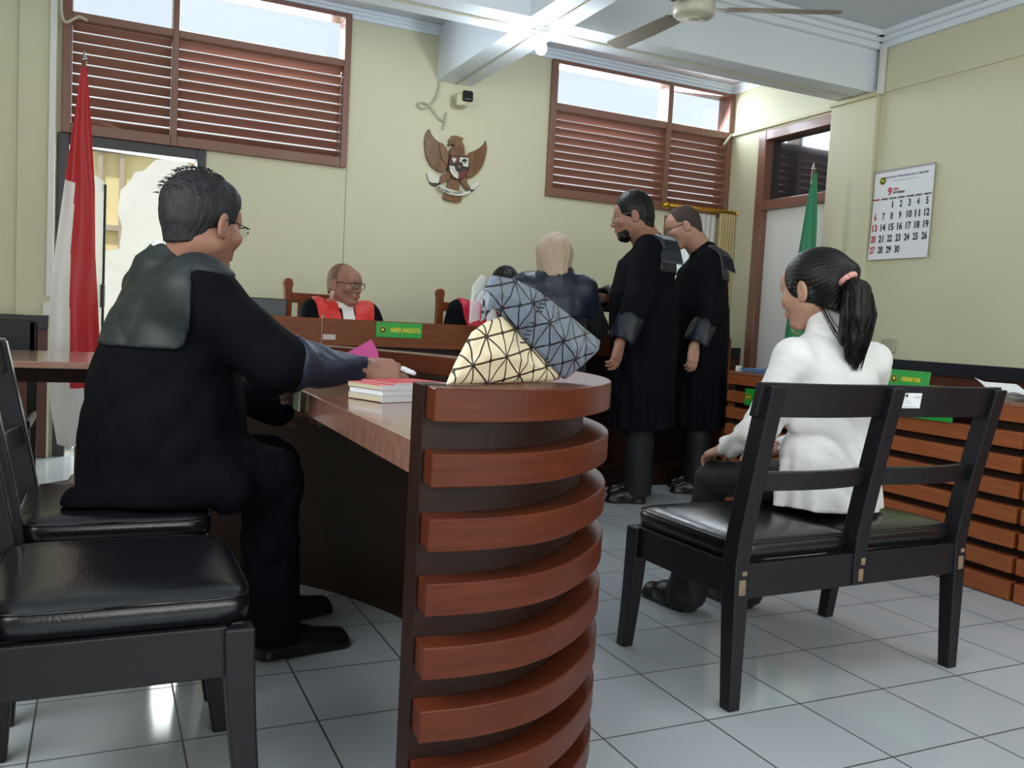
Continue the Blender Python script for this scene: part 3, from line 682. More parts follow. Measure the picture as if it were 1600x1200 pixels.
# black benches and chairs ---------------------------------------------------------
def seat_frame(name, loc, rz, width, n, label, cat, D=0.43, htop=0.842, worn=False, group=None, dz=0.0):
    """local frame: x across, y towards the sitter's front, origin under the middle of the back legs line"""
    root = empty(name, loc, rz, label, cat, group); hw = width/2; t = 0.024
    yb = lambda z: 0.014*(1-min(1, z/0.40))*-1.0 if z < 0.40 else -0.086*((z-0.40)/0.44)**1.1
    yf = lambda z: D+0.035*(1-z/0.40)**1.6
    def leg(x, f, z1, wy=0.026, taper=0.75):
        zs = np.linspace(0, z1, 12); rings = []
        for z in zs:
            g = taper+(1-taper)*min(1, z/0.32); w2 = t*g; d2 = wy*g; y = f(z)
            rings.append([Vector((x-w2, y-d2, z)), Vector((x+w2, y-d2, z)), Vector((x+w2, y+d2, z)), Vector((x-w2, y+d2, z))])
        return MB().ring(rings, smooth=False)
    xs = [-hw+t, hw-t]
    for x in xs:
        leg(x, yf, 0.375+dz).build('leg', M['chairblack'], root, 0.004)
        l = leg(x, yb, htop-0.002).build('back_post', M['chairblack'], root, 0.004)
        if worn: MB().box(x-0.010, x+0.012, yb(.34)-0.0280, yb(.34)-0.0245, 0.30, 0.34).box(x-0.002, x+0.014, yb(.34)-0.0280, yb(.34)-0.0245, 0.35, 0.362).build('worn_patch', M['scuff'], l, 0.004)
    if n == 2:
        rings = []
        for z in np.linspace(0.29, htop-0.002, 8):
            y = yb(z); rings.append([Vector((-t, y-0.026, z)), Vector((t, y-0.026, z)), Vector((t, y+0.026, z)), Vector((-t, y+0.026, z))])
        l = MB().ring(rings, smooth=False).build('middle_post', M['chairblack'], root, 0.004)
        if worn: MB().box(-0.006, 0.012, yb(.33)-0.0280, yb(.33)-0.0245, 0.30, 0.335).box(0.002, 0.018, yb(.35)-0.0280, yb(.35)-0.0245, 0.345, 0.365).build('worn_patch', M['scuff'], l, 0.004)
    # apron rails
    for a, b, y0, y1 in ((-hw, hw, D-0.012, D+0.012), (-hw, hw, -0.022, 0.004)):
        MB().box(a+0.03, b-0.03, y0, y1, 0.287+dz, 0.378+dz).build('seat_rail', M['chairblack'], root, 0.003)
    for x in xs: MB().box(x-0.013, x+0.013, 0.02, D-0.02, 0.287+dz, 0.378+dz).build('seat_rail', M['chairblack'], root, 0.003)
    # curved back rails
    spans = [(-hw+t, hw-t)] if n == 1 else [(-hw+t, 0), (0, hw-t)]
    for a, b in spans:
        for z0, z1, nm in ((htop-0.082, htop+0.004, 'top_rail'), (0.568, 0.618, 'lower_rail')):
            rings = []; ext = 0.035 if nm == 'top_rail' else 0
            xa = a-(ext if a < -0.01 else 0); xb = b+(ext if b > 0.01 else 0)
            for u in np.linspace(0, 1, 13):
                x = xa+(xb-xa)*u; bow = -0.028*math.sin(PI*u)+(0.012)
                y0 = yb((z0+z1)/2)+bow; lean = (yb(z1)-yb(z0))/2
                rings.append([Vector((x, y0-0.011-lean, z0)), Vector((x, y0+0.011-lean, z0)), Vector((x, y0+0.011+lean, z1)), Vector((x, y0-0.011+lean, z1))])
            MB().ring(rings, smooth=False).build(nm, M['chairblack'], root, 0.003)
    # cushions
    for a, b in ([(-hw+0.02, hw-0.02)] if n == 1 else [(-hw+0.02, -0.002), (0.002, hw-0.02)]):
        rings = []; N = 40
        for z, ins in ((0.378, 0.012), (0.382, 0.002), (0.410, 0.0), (0.424, 0.004), (0.433, 0.016), (0.439, 0.045), (0.443, 0.09), (0.445, 0.14)):
            hx = (b-a)/2-ins; y0, y1 = -0.005+ins, D+0.028-ins; hy = (y1-y0)/2; cx, cy = (a+b)/2, (y0+y1)/2
            ring = []
            for k in range(N):
                th = 2*PI*k/N; c, s_ = math.cos(th), math.sin(th); p = 0.22
                ring.append(Vector((cx+hx*math.copysign(abs(c)**p, c), cy+hy*math.copysign(abs(s_)**p, s_), z+dz)))
            rings.append(ring)
        cu = MB().ring(rings).build('seat_cushion', M['leather'], root)
        ring = []
        for k in range(61):
            th = 2*PI*k/60; c, s_ = math.cos(th), math.sin(th); p = 0.22; hx = (b-a)/2-0.003; hy = (D+0.033)/2-0.003
            ring.append(((a+b)/2+hx*math.copysign(abs(c)**p, c), (D+0.023)/2+hy*math.copysign(abs(s_)**p, s_), 0.4245+dz))
        MB().tube(ring, 0.0025, 6).build('piping', M['leather'], cu)
    return root
bench = seat_frame('two_seat_bench', (1.896, 1.748, 0), math.radians(2.0), 0.89, 2, 'black two-seat bench with worn joints and a woman in white sitting on it', 'bench', D=0.425, worn=True)
Tc = frame_T((0.086, -0.0945, 0.806), (1, -0.03, 0), (0, -0.2, 1))
card = MB().box(-0.051, 0.051, -0.021, 0.021, -0.0006, 0.0006, Tc).build('inventory_card', M['paper'], bench)
MB().lathe([(0, 0), (0.0045, 0), (0.0045, 0.001), (0, 0.001)], n=12, T=Tc @ Matrix.Translation((-0.043, 0.014, 0.0006))).build('seal_mark', M['darkgreen'], card)
ln = MB()
for y, x0, x1 in ((0.012, -0.012, 0.028), (0.008, -0.020, 0.036), (0.0, -0.044, -0.034), (-0.006, -0.042, -0.02), (-0.017, -0.044, 0.005)):
    ln.box(x0, x1, y-0.0006, y+0.0006, 0.0006, 0.0009, Tc)
ln.build('printed_lines', mat('print_grey', (140, 146, 152), 0.6), card)
seat_frame('black_chair', (-0.165, 1.79, 0), -PI/2, 0.50, 1, 'black wooden chair with leather seat, nearest at the lower left corner', 'chair', D=0.395, dz=0.024)
seat_frame('black_chair', (-0.165, 2.43, 0), -PI/2, 0.54, 1, 'black wooden chair with leather seat under the seated man at the near desk', 'chair', D=0.395, dz=0.024)

# judges' chairs
def judge_chair(loc, rz, label):
    root = empty('carved_chair', loc, rz, label, 'chair', None); m = M['redwood']
    for sx in (-1, 1):
        x = sx*0.2
        MB().box(x-0.022, x+0.022, -0.025, 0.025, 0, 1.10).build('back_post', m, root, 0.005)
        T = Matrix.Translation((x, 0, 1.10)) @ Matrix.Rotation(PI/2, 4, 'X')
        MB().prism([(0.022, -0.01), (0.028, 0.03), (0.022, 0.052), (0.0, 0.06), (-0.022, 0.052), (-0.030, 0.03), (-0.022, -0.01)], -0.022, 0.022, T).build('post_scroll', m, root, 0.004)
        MB().box(x-0.022, x+0.022, -0.46, -0.415, 0, 0.44).build('leg', m, root, 0.004)
        MB().box(x-0.02, x+0.02, -0.45, 0.0, 0.62, 0.65).build('armrest', m, root, 0.006)
        MB().box(x-0.018, x+0.018, -0.45, -0.41, 0.44, 0.62).build('arm_post', m, root, 0.004)
    MB().box(-0.18, 0.18, -0.012, 0.012, 1.015, 1.075).build('top_rail', m, root, 0.004)
    MB().box(-0.18, 0.18, -0.012, 0.012, 0.52, 0.57).build('lower_rail', m, root, 0.004)
    for x in (-0.12, -0.04, 0.04, 0.12): MB().box(x-0.016, x+0.016, -0.008, 0.008, 0.57, 1.015).build('splat', m, root, 0.002)
    MB().box(-0.22, 0.22, -0.46, 0.02, 0.40, 0.45).build('seat', m, root, 0.012)
    return root
judge_chair((1.21, 5.38, 0), math.radians(6), 'brown wooden armchair with scrolled posts behind the bald judge')
judge_chair((2.19, 5.38, 0), math.radians(0), 'brown wooden armchair behind the judge whose head is bowed')
judge_chair((4.09, 5.42, 0), math.radians(-8), 'brown wooden chair by the curtain, mostly hidden behind the standing lawyers')

# monitor on the judges' bench
mo = empty('computer_monitor', (0.83, 4.87, 0.8302), 0, 'dark computer monitor on the judges bench behind the seated man', 'monitor')
MB().box(-0.20, 0.085, -0.02, 0.02, 0.045, 0.195).build('screen_case', mat('monitor_dark', (30, 42, 46), 0.35), mo, 0.006)
MB().box(-0.08, -0.04, -0.0, 0.03, 0.005, 0.05).box(-0.14, 0.02, -0.06, 0.07, 0, 0.008).build('stand', M['plastic_black'], mo, 0.003)

# open side table at back left
st = empty('side_table', (-0.2, 3.7, 0), 0, 'brown open side table at back left in front of the red and white flag', 'table')
MB().box(-0.40, 0.42, -0.36, 0.36, 0.722, 0.745).build('tabletop', M['desktop'], st, 0.003)
MB().box(-0.36, 0.38, 0.30, 0.32, 0.62, 0.722).build('apron', M['deskdark'], st, 0.002)
for x in (-0.37, 0.37):
    for y in (-0.32, 0.32): MB().box(x-0.022, x+0.022, y-0.022, y+0.022, 0, 0.722).build('leg', M['deskdark'], st, 0.003)
# glossy cabinet back-left
cb = empty('dark_chair', (-0.80, 4.55, 0), 0, 'dark chair back standing between the side table and flag', 'chair')
MB().box(0.50, 0.54, -0.02, 0.02, 0, 0.86).build('back_post', M['chairblack'], cb, 0.01)
MB().box(0.16, 0.54, -0.02, 0.02, 0.70, 0.86).build('top_rail', M['chairblack'], cb, 0.012)
MB().box(0.16, 0.20, -0.02, 0.02, 0, 0.86).build('back_post', M['chairblack'], cb, 0.01)
MB().box(0.16, 0.54, -0.42, 0.02, 0.40, 0.45).build('seat', M['leather'], cb, 0.012)
for x in (0.18, 0.52): MB().box(x-0.02, x+0.02, -0.42, -0.38, 0, 0.40).build('leg', M['chairblack'], cb, 0.004)

# flags -----------------------------------------------------------------------------
def flag(name, base, top, prof, label, mats, pick, folds=5, amp=0.018, seed=1, seam=None):
    """drooping cloth on a pole: prof = list of (z, x_left, x_right) about the pole, cloth is a closed pleated sheet"""
    root = empty(name, base, 0, label, 'flag')
    MB().tube([(0, 0, 0.02), (0, 0, top-0.05)], 0.012, 12).build('pole', mat('pole_wood', (120, 84, 50), 0.4), root)
    MB().lathe([(0, 0), (0.13, 0), (0.13, 0.012), (0.04, 0.03), (0.022, 0.06), (0, 0.06)], n=24).build('stand', M['chrome'], root)
    MB().lathe([(0, top-0.06), (0.012, top-0.055), (0.016, top-0.045), (0.008, top-0.035), (0.005, top-0.02), (0.002, top), (0, top)], n=12).build('finial', M['chrome'], root)
    zs = [p[0] for p in prof][::-1]; xl = [p[1] for p in prof][::-1]; xr = [p[2] for p in prof][::-1]
    nu, nv = 64, 70; bm = bmesh.new(); V = {}
    for side in (0, 1):
        for j in range(nv+1):
            z = prof[0][0]+(prof[-1][0]-prof[0][0])*j/nv; a = np.interp(z, zs, xl); b = np.interp(z, zs, xr)
            for i in range(nu+1):
                u = i/nu; x = a+(b-a)*u; wv = (b-a)/0.3
                y = amp*wv*2.0*math.sin(folds*PI*u+0.8*math.sin(z*3+seed))+0.010*math.sin(11*u+z*6+seed)*wv-0.02
                V[side, i, j] = bm.verts.new((x, y+(0.0012 if side else -0.0012), z-0.01*math.sin(PI*u)))
    for side in (0, 1):
        for j in range(nv):
            for i in range(nu):
                q = [V[side, i, j], V[side, i+1, j], V[side, i+1, j+1], V[side, i, j+1]]
                f = bm.faces.new(q if side else q[::-1]); f.smooth = True
                c = f.calc_center_median(); z = c.z; f.material_index = pick((i+0.5)/nu, z)
    for j in range(nv):
        for i, s_ in ((0, 0), (nu, 1)):
            q = [V[0, i, j], V[1, i, j], V[1, i, j+1], V[0, i, j+1]]; f = bm.faces.new(q); f.material_index = pick(0.0 if i == 0 else 1.0, V[0, i, j].co.z)
    me = bpy.data.meshes.new('cloth'); bmesh.ops.recalc_face_normals(bm, faces=bm.faces); bm.to_mesh(me); bm.free()
    link('cloth', me, mats, root); return root
m_red = mat('flag_red', (178, 26, 34), 0.5, 0.06, 6, sheen=0.3); m_wh = mat('flag_white', (222, 218, 214), 0.6, 0.03, 6)
def pk(u, z):
    if z < 0.50 and u > 0.28: return 1
    if z < 1.56 and u < 0.36+0.06*(1.56-z)-0.02*(z > 1.45): return 1
    return 0
flag('national_flag', (-0.10, 5.0, 0), 2.21, [(2.13, -0.012, 0.012), (1.95, -0.03, 0.03), (1.53, -0.078, 0.06), (1.2, -0.115, 0.068), (0.95, -0.13, 0.085), (0.70, -0.135, 0.10), (0.45, -0.13, 0.09), (0.22, -0.09, 0.05)],
     'red and white flag drooping on a pole by the open back door', [m_red, m_wh], pk, 3, 0.012)
m_grn = mat('flag_green', (8, 128, 84), 0.5, 0.06, 6, sheen=0.3)
gf = flag('green_flag', (4.36, 4.62, 0), 2.16, [(2.09, -0.012, 0.012), (1.9, -0.05, 0.03), (1.6, -0.10, 0.06), (1.3, -0.14, 0.09), (1.0, -0.17, 0.12), (0.7, -0.18, 0.13)],
     'green flag with a yellow emblem drooping on a pole behind the woman in white', [m_grn, m_grn], lambda u, z: 0, 3, 0.014)
T = frame_T((-0.055, -0.060, 1.12), (1, -0.0, 0), (0, 0, 1))
pts = []
for k in range(32):
    r = 0.085 if k % 2 == 0 else 0.062; a = 2*PI*k/32; pts.append((r*math.cos(a), r*1.15*math.sin(a)))
e = MB().prism(pts, 0, 0.002, T).build('emblem', M['yellow'], gf)
MB().lathe([(0, 0), (0.046, 0), (0.046, 0.003), (0, 0.003)], n=24, T=T).build('emblem_ring', M['darkgreen'], e)
MB().prism([(-0.026, 0.03), (0.026, 0.03), (0.026, 0.0), (0, -0.035), (-0.026, 0.0)], 0.003, 0.0045, T).build('emblem_shield', m_wh, e)
sw = MB()
for s_ in (-1, 1): sw.tube([(-0.055+s_*0.02, -0.066, 0.985), (-0.055+s_*0.06, -0.068, 0.99), (-0.055+s_*0.10, -0.066, 1.02)], 0.003, 6)
sw.build('emblem_spray', M['yellow'], gf)

# calendar -------------------------------------------------------------------------------
cal = empty('wall_calendar', (XR-0.01, 4.18, 1.81), 0, 'white September wall calendar on the right wall', 'calendar')
Tc = frame_T((XR-0.016, 4.18, 1.81), (0, -1, 0), (0, 0, 1))
sheet = MB()
rings = []
def cal_pt(x, y): return Tc @ Vector((x, y, 0.012*max(0, -y/0.295)**2*(0.6-x*1.2)))
nx, ny = 6, 12; vv = {}
for j in range(ny+1):
    for i in range(nx+1):
        x = -0.235+0.47*i/nx; y = 0.295-0.59*j/ny; 
        for s_ in (0, 1): vv[i, j, s_] = sheet.bm.verts.new(cal_pt(x, y)+Vector((0.001*s_, 0, 0)))
for j in range(ny):
    for i in range(nx):
        for s_ in (0, 1):
            q = [vv[i, j, s_], vv[i+1, j, s_], vv[i+1, j+1, s_], vv[i, j+1, s_]]; sheet.bm.faces.new(q)
keep(sheet.build('page', M['paper']), cal)
keep(MB().box(-0.237, 0.237, 0.285, 0.297, -0.004, 0.004, Tc).build('top_binding', M['chrome']), cal)
def ct(s, x, y, size, m, name='date_numeral', width=None, bold=0.0, align='CENTER'):
    p = cal_pt(x, y); T = Tc.copy(); T.translation = p+Vector((-0.0012, 0, 0)); return keep(text_obj(name, s, m, T, size, width, None, 0.0003, bold=bold, align=align), cal)
ct('BADAN PERADILAN UMUM', 0.02, 0.245, 0.018, mat('print_blue', (90, 104, 132), 0.6), 'heading', 0.34, 0.0004)
ct('DIREKTORAT JENDERAL', 0.02, 0.218, 0.010, mat('print_pale', (168, 178, 194), 0.6), 'heading', 0.20)
keep(emblem_disc(Tc @ Matrix.Translation((-0.165, 0.228, 0.001)), 0.026, None), cal)
ct('9', -0.10, 0.150, 0.066, M['red'], 'month_numeral', None, 0.003)
ct('2026', -0.075, 0.163, 0.022, M['red'], 'heading', None, 0.0008, 'LEFT'); ct('SEPTEMBER', -0.075, 0.140, 0.018, M['ink'], 'heading', 0.095, 0.0006, 'LEFT')
for k, s_ in enumerate(('MINGGU', 'SENIN', 'SELASA', 'RABU', 'KAMIS', 'JUMAT', 'SABTU')):
    ct(s_, -0.205+0.0675*k, 0.105, 0.014, M['red'] if k == 0 else M['ink'], 'day_name', 0.056, 0.0010)
for d in range(1, 31):
    c = (d+1) % 7; r_ = (d+1)//7
    ct(str(d), -0.205+0.0675*c, 0.062-0.074*r_, 0.062, M['red'] if c == 0 else M['ink'], 'date_numeral', 0.019 if d < 10 and d != 1 else (0.009 if d == 1 else 0.040), 0.0022)

# garuda emblem ----------------------------------------------------------------------------
GAR={'wingL':[(-0.198,0.249),(-0.219,0.215),(-0.226,0.166),(-0.222,0.109),(-0.209,0.053),(-0.183,0.008),(-0.15,-0.022),(-0.113,-0.039),(-0.081,-0.042),(-0.061,-0.026),(-0.047,0.006),(-0.046,0.045),(-0.043,0.089),(-0.064,0.135),(-0.091,0.16),(-0.123,0.166),(-0.155,0.186),(-0.183,0.216)],'wingR':[(0.239,0.227),(0.231,0.204),(0.197,0.169),(0.161,0.145),(0.118,0.125),(0.098,0.102),(0.097,0.063),(0.097,0.023),(0.09,-0.007),(0.094,-0.036),(0.112,-0.06),(0.149,-0.047),(0.191,-0.01),(0.226,0.044),(0.244,0.111),(0.251,0.172)],'innerL':[(-0.123,0.161),(-0.091,0.156),(-0.066,0.13),(-0.046,0.089),(-0.049,0.044),(-0.055,0.012),(-0.079,0.026),(-0.102,0.057),(-0.115,0.104)],'innerR':[(0.158,0.142),(0.118,0.122),(0.101,0.098),(0.101,0.043),(0.1,0.009),(0.129,0.027),(0.148,0.069),(0.157,0.11)],'body':[(-0.037,0.08),(-0.037,0.124),(-0.024,0.14),(-0.007,0.157),(-0.023,0.16),(-0.046,0.149),(-0.056,0.16),(-0.039,0.166),(-0.049,0.178),(-0.048,0.194),(-0.033,0.207),(-0.031,0.222),(0.006,0.228),(0.035,0.221),(0.065,0.216),(0.05,0.201),(0.059,0.176),(0.071,0.158),(0.075,0.124),(0.082,0.095),(0.102,0.083),(0.109,-0.005),(0.053,-0.076),(-0.01,-0.083),(-0.05,-0.024),(-0.046,0.045)],'tail':[(-0.034,-0.081),(0.043,-0.072),(0.055,-0.159),(0.073,-0.197),(0.072,-0.232),(0.041,-0.241),(-0.002,-0.24),(-0.061,-0.231),(-0.072,-0.22),(-0.068,-0.202),(-0.047,-0.151)],'legL':[(-0.053,-0.032),(-0.091,-0.063),(-0.109,-0.114),(-0.101,-0.123),(-0.062,-0.104),(-0.026,-0.085),(-0.023,-0.05)],'legR':[(0.052,-0.056),(0.095,-0.041),(0.105,-0.089),(0.135,-0.131),(0.116,-0.145),(0.089,-0.131),(0.055,-0.095)],'shield':[(-0.04,0.081),(0.024,0.088),(0.1,0.083),(0.11,0.005),(0.092,-0.042),(0.059,-0.076),(0.022,-0.085),(-0.016,-0.065),(-0.044,-0.026),(-0.052,0.005),(-0.044,0.045)],'fTL':[(-0.033,0.075),(0.027,0.077),(0.026,0.041),(-0.005,0.03),(-0.038,0.024)],'fTR':[(0.032,0.076),(0.098,0.077),(0.098,0.014),(0.06,0.016),(0.056,0.038),(0.03,0.042)],'fBL':[(-0.047,0.005),(-0.006,0.006),(0.003,-0.018),(0.027,-0.037),(0.026,-0.082),(-0.01,-0.066),(-0.036,-0.035)],'fBR':[(0.031,-0.036),(0.061,-0.021),(0.094,-0.002),(0.091,-0.036),(0.064,-0.067),(0.033,-0.081)],'fC':[(-0.004,0.029),(0.056,0.035),(0.056,-0.002),(0.029,-0.025),(0.003,-0.013)],'tree':[(0.047,0.056),(0.057,0.065),(0.073,0.069),(0.086,0.064),(0.09,0.054),(0.077,0.048),(0.08,0.036),(0.067,0.034),(0.069,0.045),(0.05,0.044)],'rib':[(-0.131,-0.148),(-0.108,-0.136),(-0.038,-0.155),(0.026,-0.163),(0.09,-0.158),(0.125,-0.144),(0.136,-0.163),(0.092,-0.185),(0.033,-0.199),(-0.036,-0.194),(-0.096,-0.171)],'ribL':[(-0.199,-0.064),(-0.186,-0.043),(-0.165,-0.048),(-0.1,-0.094),(-0.109,-0.121),(-0.161,-0.125),(-0.183,-0.108)],'ribR':[(0.132,-0.126),(0.162,-0.083),(0.186,-0.065),(0.217,-0.081),(0.173,-0.134),(0.143,-0.137)],'foldL':[(-0.177,-0.122),(-0.088,-0.121),(-0.123,-0.147),(-0.155,-0.141)],'foldR':[(0.127,-0.136),(0.173,-0.135),(0.139,-0.165)]}
g = empty('eagle_emblem', (2.27, YB, 2.05), 0, 'carved brown eagle emblem with shield and ribbon on the back wall', 'wall emblem')
TG = frame_T((0, 0, 0), (1, 0, 0), (0, 0, 1))
mg = wood('carved_teak', (104, 70, 38), (134, 92, 52), 0.4, 0.3, (40, 4, 6), 3); mgd = mat('carving_dark', (70, 44, 26), 0.5)
m_gw = mat('emblem_white', (214, 212, 196), 0.5); m_gr = mat('emblem_maroon', (112, 44, 38), 0.45); m_gk = mat('emblem_black', (42, 34, 38), 0.4)
def gp(key, z0, z1, m, parent, name, bev=0.004): return MB().prism(GAR[key], z0, z1, TG).build(name, m, parent, bev)
wl = gp('wingL', 0.0, 0.030, mg, g, 'wing'); wr = gp('wingR', 0.0, 0.030, mg, g, 'wing')
for w_, key, c0, sg in ((wl, 'innerL', (-0.05, 0.06), -1), (wr, 'innerR', (0.10, 0.04), 1)):
    gp(key, 0.03, 0.040, mg, w_, 'inner_feathers')
    q = MB()
    poly_ = GAR['wingL'] if sg < 0 else GAR['wingR']
    def inside(x, y):
        r = False
        for i in range(len(poly_)):
            a, b = poly_[i], poly_[i-1]
            if (a[1] > y) != (b[1] > y) and x < (b[0]-a[0])*(y-a[1])/(b[1]-a[1])+a[0]: r = not r
        return r
    for k in range(15):      # feather ridges fanning across the wing
        o_ = (c0[0]+sg*0.02, c0[1]+0.03-0.006*k); th = math.radians(62-6.5*k); run = []
        for d_ in np.linspace(0.03, 0.26, 30):
            x, y = o_[0]+sg*math.cos(th)*d_, o_[1]+math.sin(th)*d_
            if inside(x, y) and inside(x+sg*0.006, y): run.append(TG @ Vector((x, y, 0.0305)))
        if len(run) > 3: q.tube(run, 0.0013, 5)
    q.build('feather_ridges', mgd, w_)
gp('tail', 0.0, 0.028, mg, g, 'tail'); gp('legL', 0.01, 0.036, mg, g, 'leg'); gp('legR', 0.01, 0.036, mg, g, 'leg')
bd = gp('body', 0.0, 0.042, mg, g, 'body', 0.006)
q = MB()
for k in range(7):
    q.tube([TG @ Vector((-0.03+0.014*k, 0.10+0.006*math.sin(k), 0.043)), TG @ Vector((-0.025+0.013*k, 0.15+0.01*math.sin(k*2), 0.043))], 0.0015, 5)
q.lathe([(0, 0), (0.005, 0), (0.004, 0.003), (0, 0.004)], n=10, T=TG @ Matrix.Translation((-0.012, 0.192, 0.042)))
q.tube([TG @ Vector((-0.045, 0.172, 0.043)), TG @ Vector((-0.012, 0.172, 0.043)), TG @ Vector((-0.004, 0.166, 0.043))], 0.002, 5)
q.build('carved_lines', mgd, bd)
sh = gp('shield', 0.042, 0.054, m_gk, g, 'shield', 0.003)
for k, m_ in (('fTL', m_gr), ('fTR', m_gw), ('fBL', m_gw), ('fBR', m_gr)): gp(k, 0.054, 0.0565, m_, sh, 'shield_field', 0.001)
gp('fC', 0.0565, 0.060, m_gk, sh, 'shield_centre', 0.001); gp('tree', 0.0565, 0.058, m_gk, sh, 'tree_symbol', 0.0)
MB().prism([(0.029+0.012*math.cos(PI/2+k*PI/5)*(1 if k % 2 == 0 else 0.4), 0.008+0.012*math.sin(PI/2+k*PI/5)*(1 if k % 2 == 0 else 0.4)) for k in range(10)], 0.060, 0.0615, TG).build('star_symbol', M['gold'], sh)
MB().prism([(-0.024, 0.066), (-0.012, 0.060), (-0.002, 0.066), (0.004, 0.055), (-0.002, 0.048), (-0.006, 0.034), (-0.018, 0.034), (-0.022, 0.048), (-0.030, 0.055)], 0.0565, 0.058, TG).build('bull_symbol', m_gw, sh)
q = MB()
for k in range(6): q.lathe([(0.0022, 0), (0.0034, 0), (0.0034, 0.0015), (0.0022, 0.0015)], n=10, T=TG @ Matrix.Translation((-0.030+0.009*k, -0.006-0.008*k, 0.0565)))
q.build('chain_symbol', mgd, sh)
rb = gp('rib', 0.036, 0.046, m_gw, g, 'ribbon', 0.002)
for k, m_ in (('ribL', m_gw), ('ribR', m_gw)): gp(k, 0.012, 0.022, m_, g, 'ribbon_end', 0.002)
for k in ('foldL', 'foldR'): gp(k, 0.004, 0.012, mgd, g, 'ribbon_fold', 0.001)
txt = 'BHINNEKA TUNGGAL IKA'
for i, chx in enumerate(txt):      # letters follow the ribbon's curve
    if chx == ' ': continue
    u = (i+0.5)/len(txt); x = -0.118+0.238*u; y = -0.153-0.030*math.sin(PI*min(1, u*1.08))+0.002; sl = -0.40+0.80*u
    T = TG @ Matrix.Translation((x, y, 0.0465)) @ Matrix.Rotation(sl*0.75, 4, 'Z')
    text_obj('ribbon_letter', chx, M['ink'], T, 0.022, None, rb, 0.0005, bold=0.0005)

# books, folder, papers -----------------------------------------------------------------------
BX = Vector((0.132, 0.05, 0)).normalized(); BY = Vector((-0.05, 0.132, 0)).normalized()
m_spine = mat('paper_block_cream', (206, 198, 172), 0.8, 0.08, 60, stretch=(1, 1, 14)); m_pink = mat('cover_pink', (232, 104, 112), 0.5); m_rd = mat('cover_red', (206, 44, 56), 0.45)
C0 = Vector((0.622, 2.055, 0.7462)); z = 0.0
for k, (h_, m_, lab, dx) in enumerate(((0.015, M['paper'], 'white-edged case file at the bottom of the stack on the desk', 0.0), (0.013, M['paper'], 'case file in the middle of the stack, above the lowest one', 0.003),
                          (0.013, m_pink, 'case file with pink cover near the top of the desk stack', -0.002), (0.004, m_rd, 'thin red-covered booklet lying on top of the desk stack', 0.04))):
    T = frame_T(C0+Vector((0, 0, z))+BX*dx, BX, BY); wd = 0.20 if k < 3 else 0.17
    bk = empty('case_file', C0+Vector((0, 0, z)), 0, lab, 'booklet', 'case files stacked on the near desk')
    keep(MB().box(0, wd, 0, 0.138, 0.0008, h_-0.0008, T).build('page_block', m_spine if k % 2 == 0 else M['paper'], None, 0.001), bk)
    keep(MB().box(-0.001, wd+0.001, -0.001, 0.139, h_-0.0008, h_, T).build('cover', m_ if k > 1 else M['paper']), bk)
    keep(MB().box(-0.001, wd+0.001, -0.0012, 0.0, 0.0, h_, T).build('spine', M['paper']), bk)
    z += h_+0.0006
# papers on the right desk
pp = empty('curled_papers', (3.36, 2.28, 0.758), 0, 'curled white papers lying on the slatted desk at right edge', 'papers')
for k, (dx, dy, ln_, wd_, lift, rz_) in enumerate(((0.0, 0.0, 0.29, 0.20, 0.030, 0.1), (0.01, 0.05, 0.29, 0.20, 0.055, -0.25), (0.02, -0.10, 0.26, 0.18, 0.018, 0.5))):
    T = Matrix.Translation((3.345+dx, 2.26+dy, 0.7595+0.003*k)) @ Matrix.Rotation(rz_, 4, 'Z'); rings = []
    for t in np.linspace(-0.5, 0.5, 17):
        z0 = lift*max(0, t*2-0.15)**1.5+0.004*k+0.006*math.sin(t*9+k)**2
        rings.append([T @ Vector((-wd_/2, t*ln_, z0+lift*0.35)), T @ Vector((-wd_/4, t*ln_, z0+0.004)), T @ Vector((wd_/2, t*ln_, z0)), T @ Vector((wd_/2, t*ln_, z0+0.0015)), T @ Vector((-wd_/4, t*ln_, z0+0.0055)), T @ Vector((-wd_/2, t*ln_, z0+lift*0.35+0.0015))])
    keep(MB().ring(rings, smooth=False).build('sheet', M['paper']), pp)
tr = empty('blue_folder', (3.42, 3.82, 0.758), 0, 'thin blue folder lying at the far end of the slatted desk', 'folder')
mb_ = mat('folder_blue', (34, 104, 158), 0.35)
MB().box(-0.13, 0.13, -0.19, 0.13, 0.010, 0.018).build('top_cover', mb_, tr, 0.003); MB().box(-0.13, 0.13, -0.19, 0.13, 0.0, 0.006).build('bottom_cover', mb_, tr, 0.003)
MB().box(-0.12, 0.12, -0.18, 0.12, 0.006, 0.010).build('pages', M['paper'], tr)
wt = empty('white_stapler', (3.27, 3.93, 0.758), 0.4, 'tiny white plastic stapler at the far end of the slatted desk', 'stapler')
MB().box(-0.03, 0.03, -0.008, 0.008, 0, 0.008).build('base', M['plastic_white'], wt, 0.002); MB().box(-0.03, 0.01, -0.007, 0.007, 0.012, 0.03).box(-0.03, -0.02, -0.007, 0.007, 0.006, 0.014).build('arm', M['plastic_white'], wt, 0.002)
# wall sockets
s0 = tag(MB().box(XR-0.022, XR, 4.14, 4.25, 0.90, 0.99).build('wall_socket', mat('socket_cream', (178, 176, 150), 0.4), None, 0.006), 'cream wall socket on the right wall above the dado', 'socket')

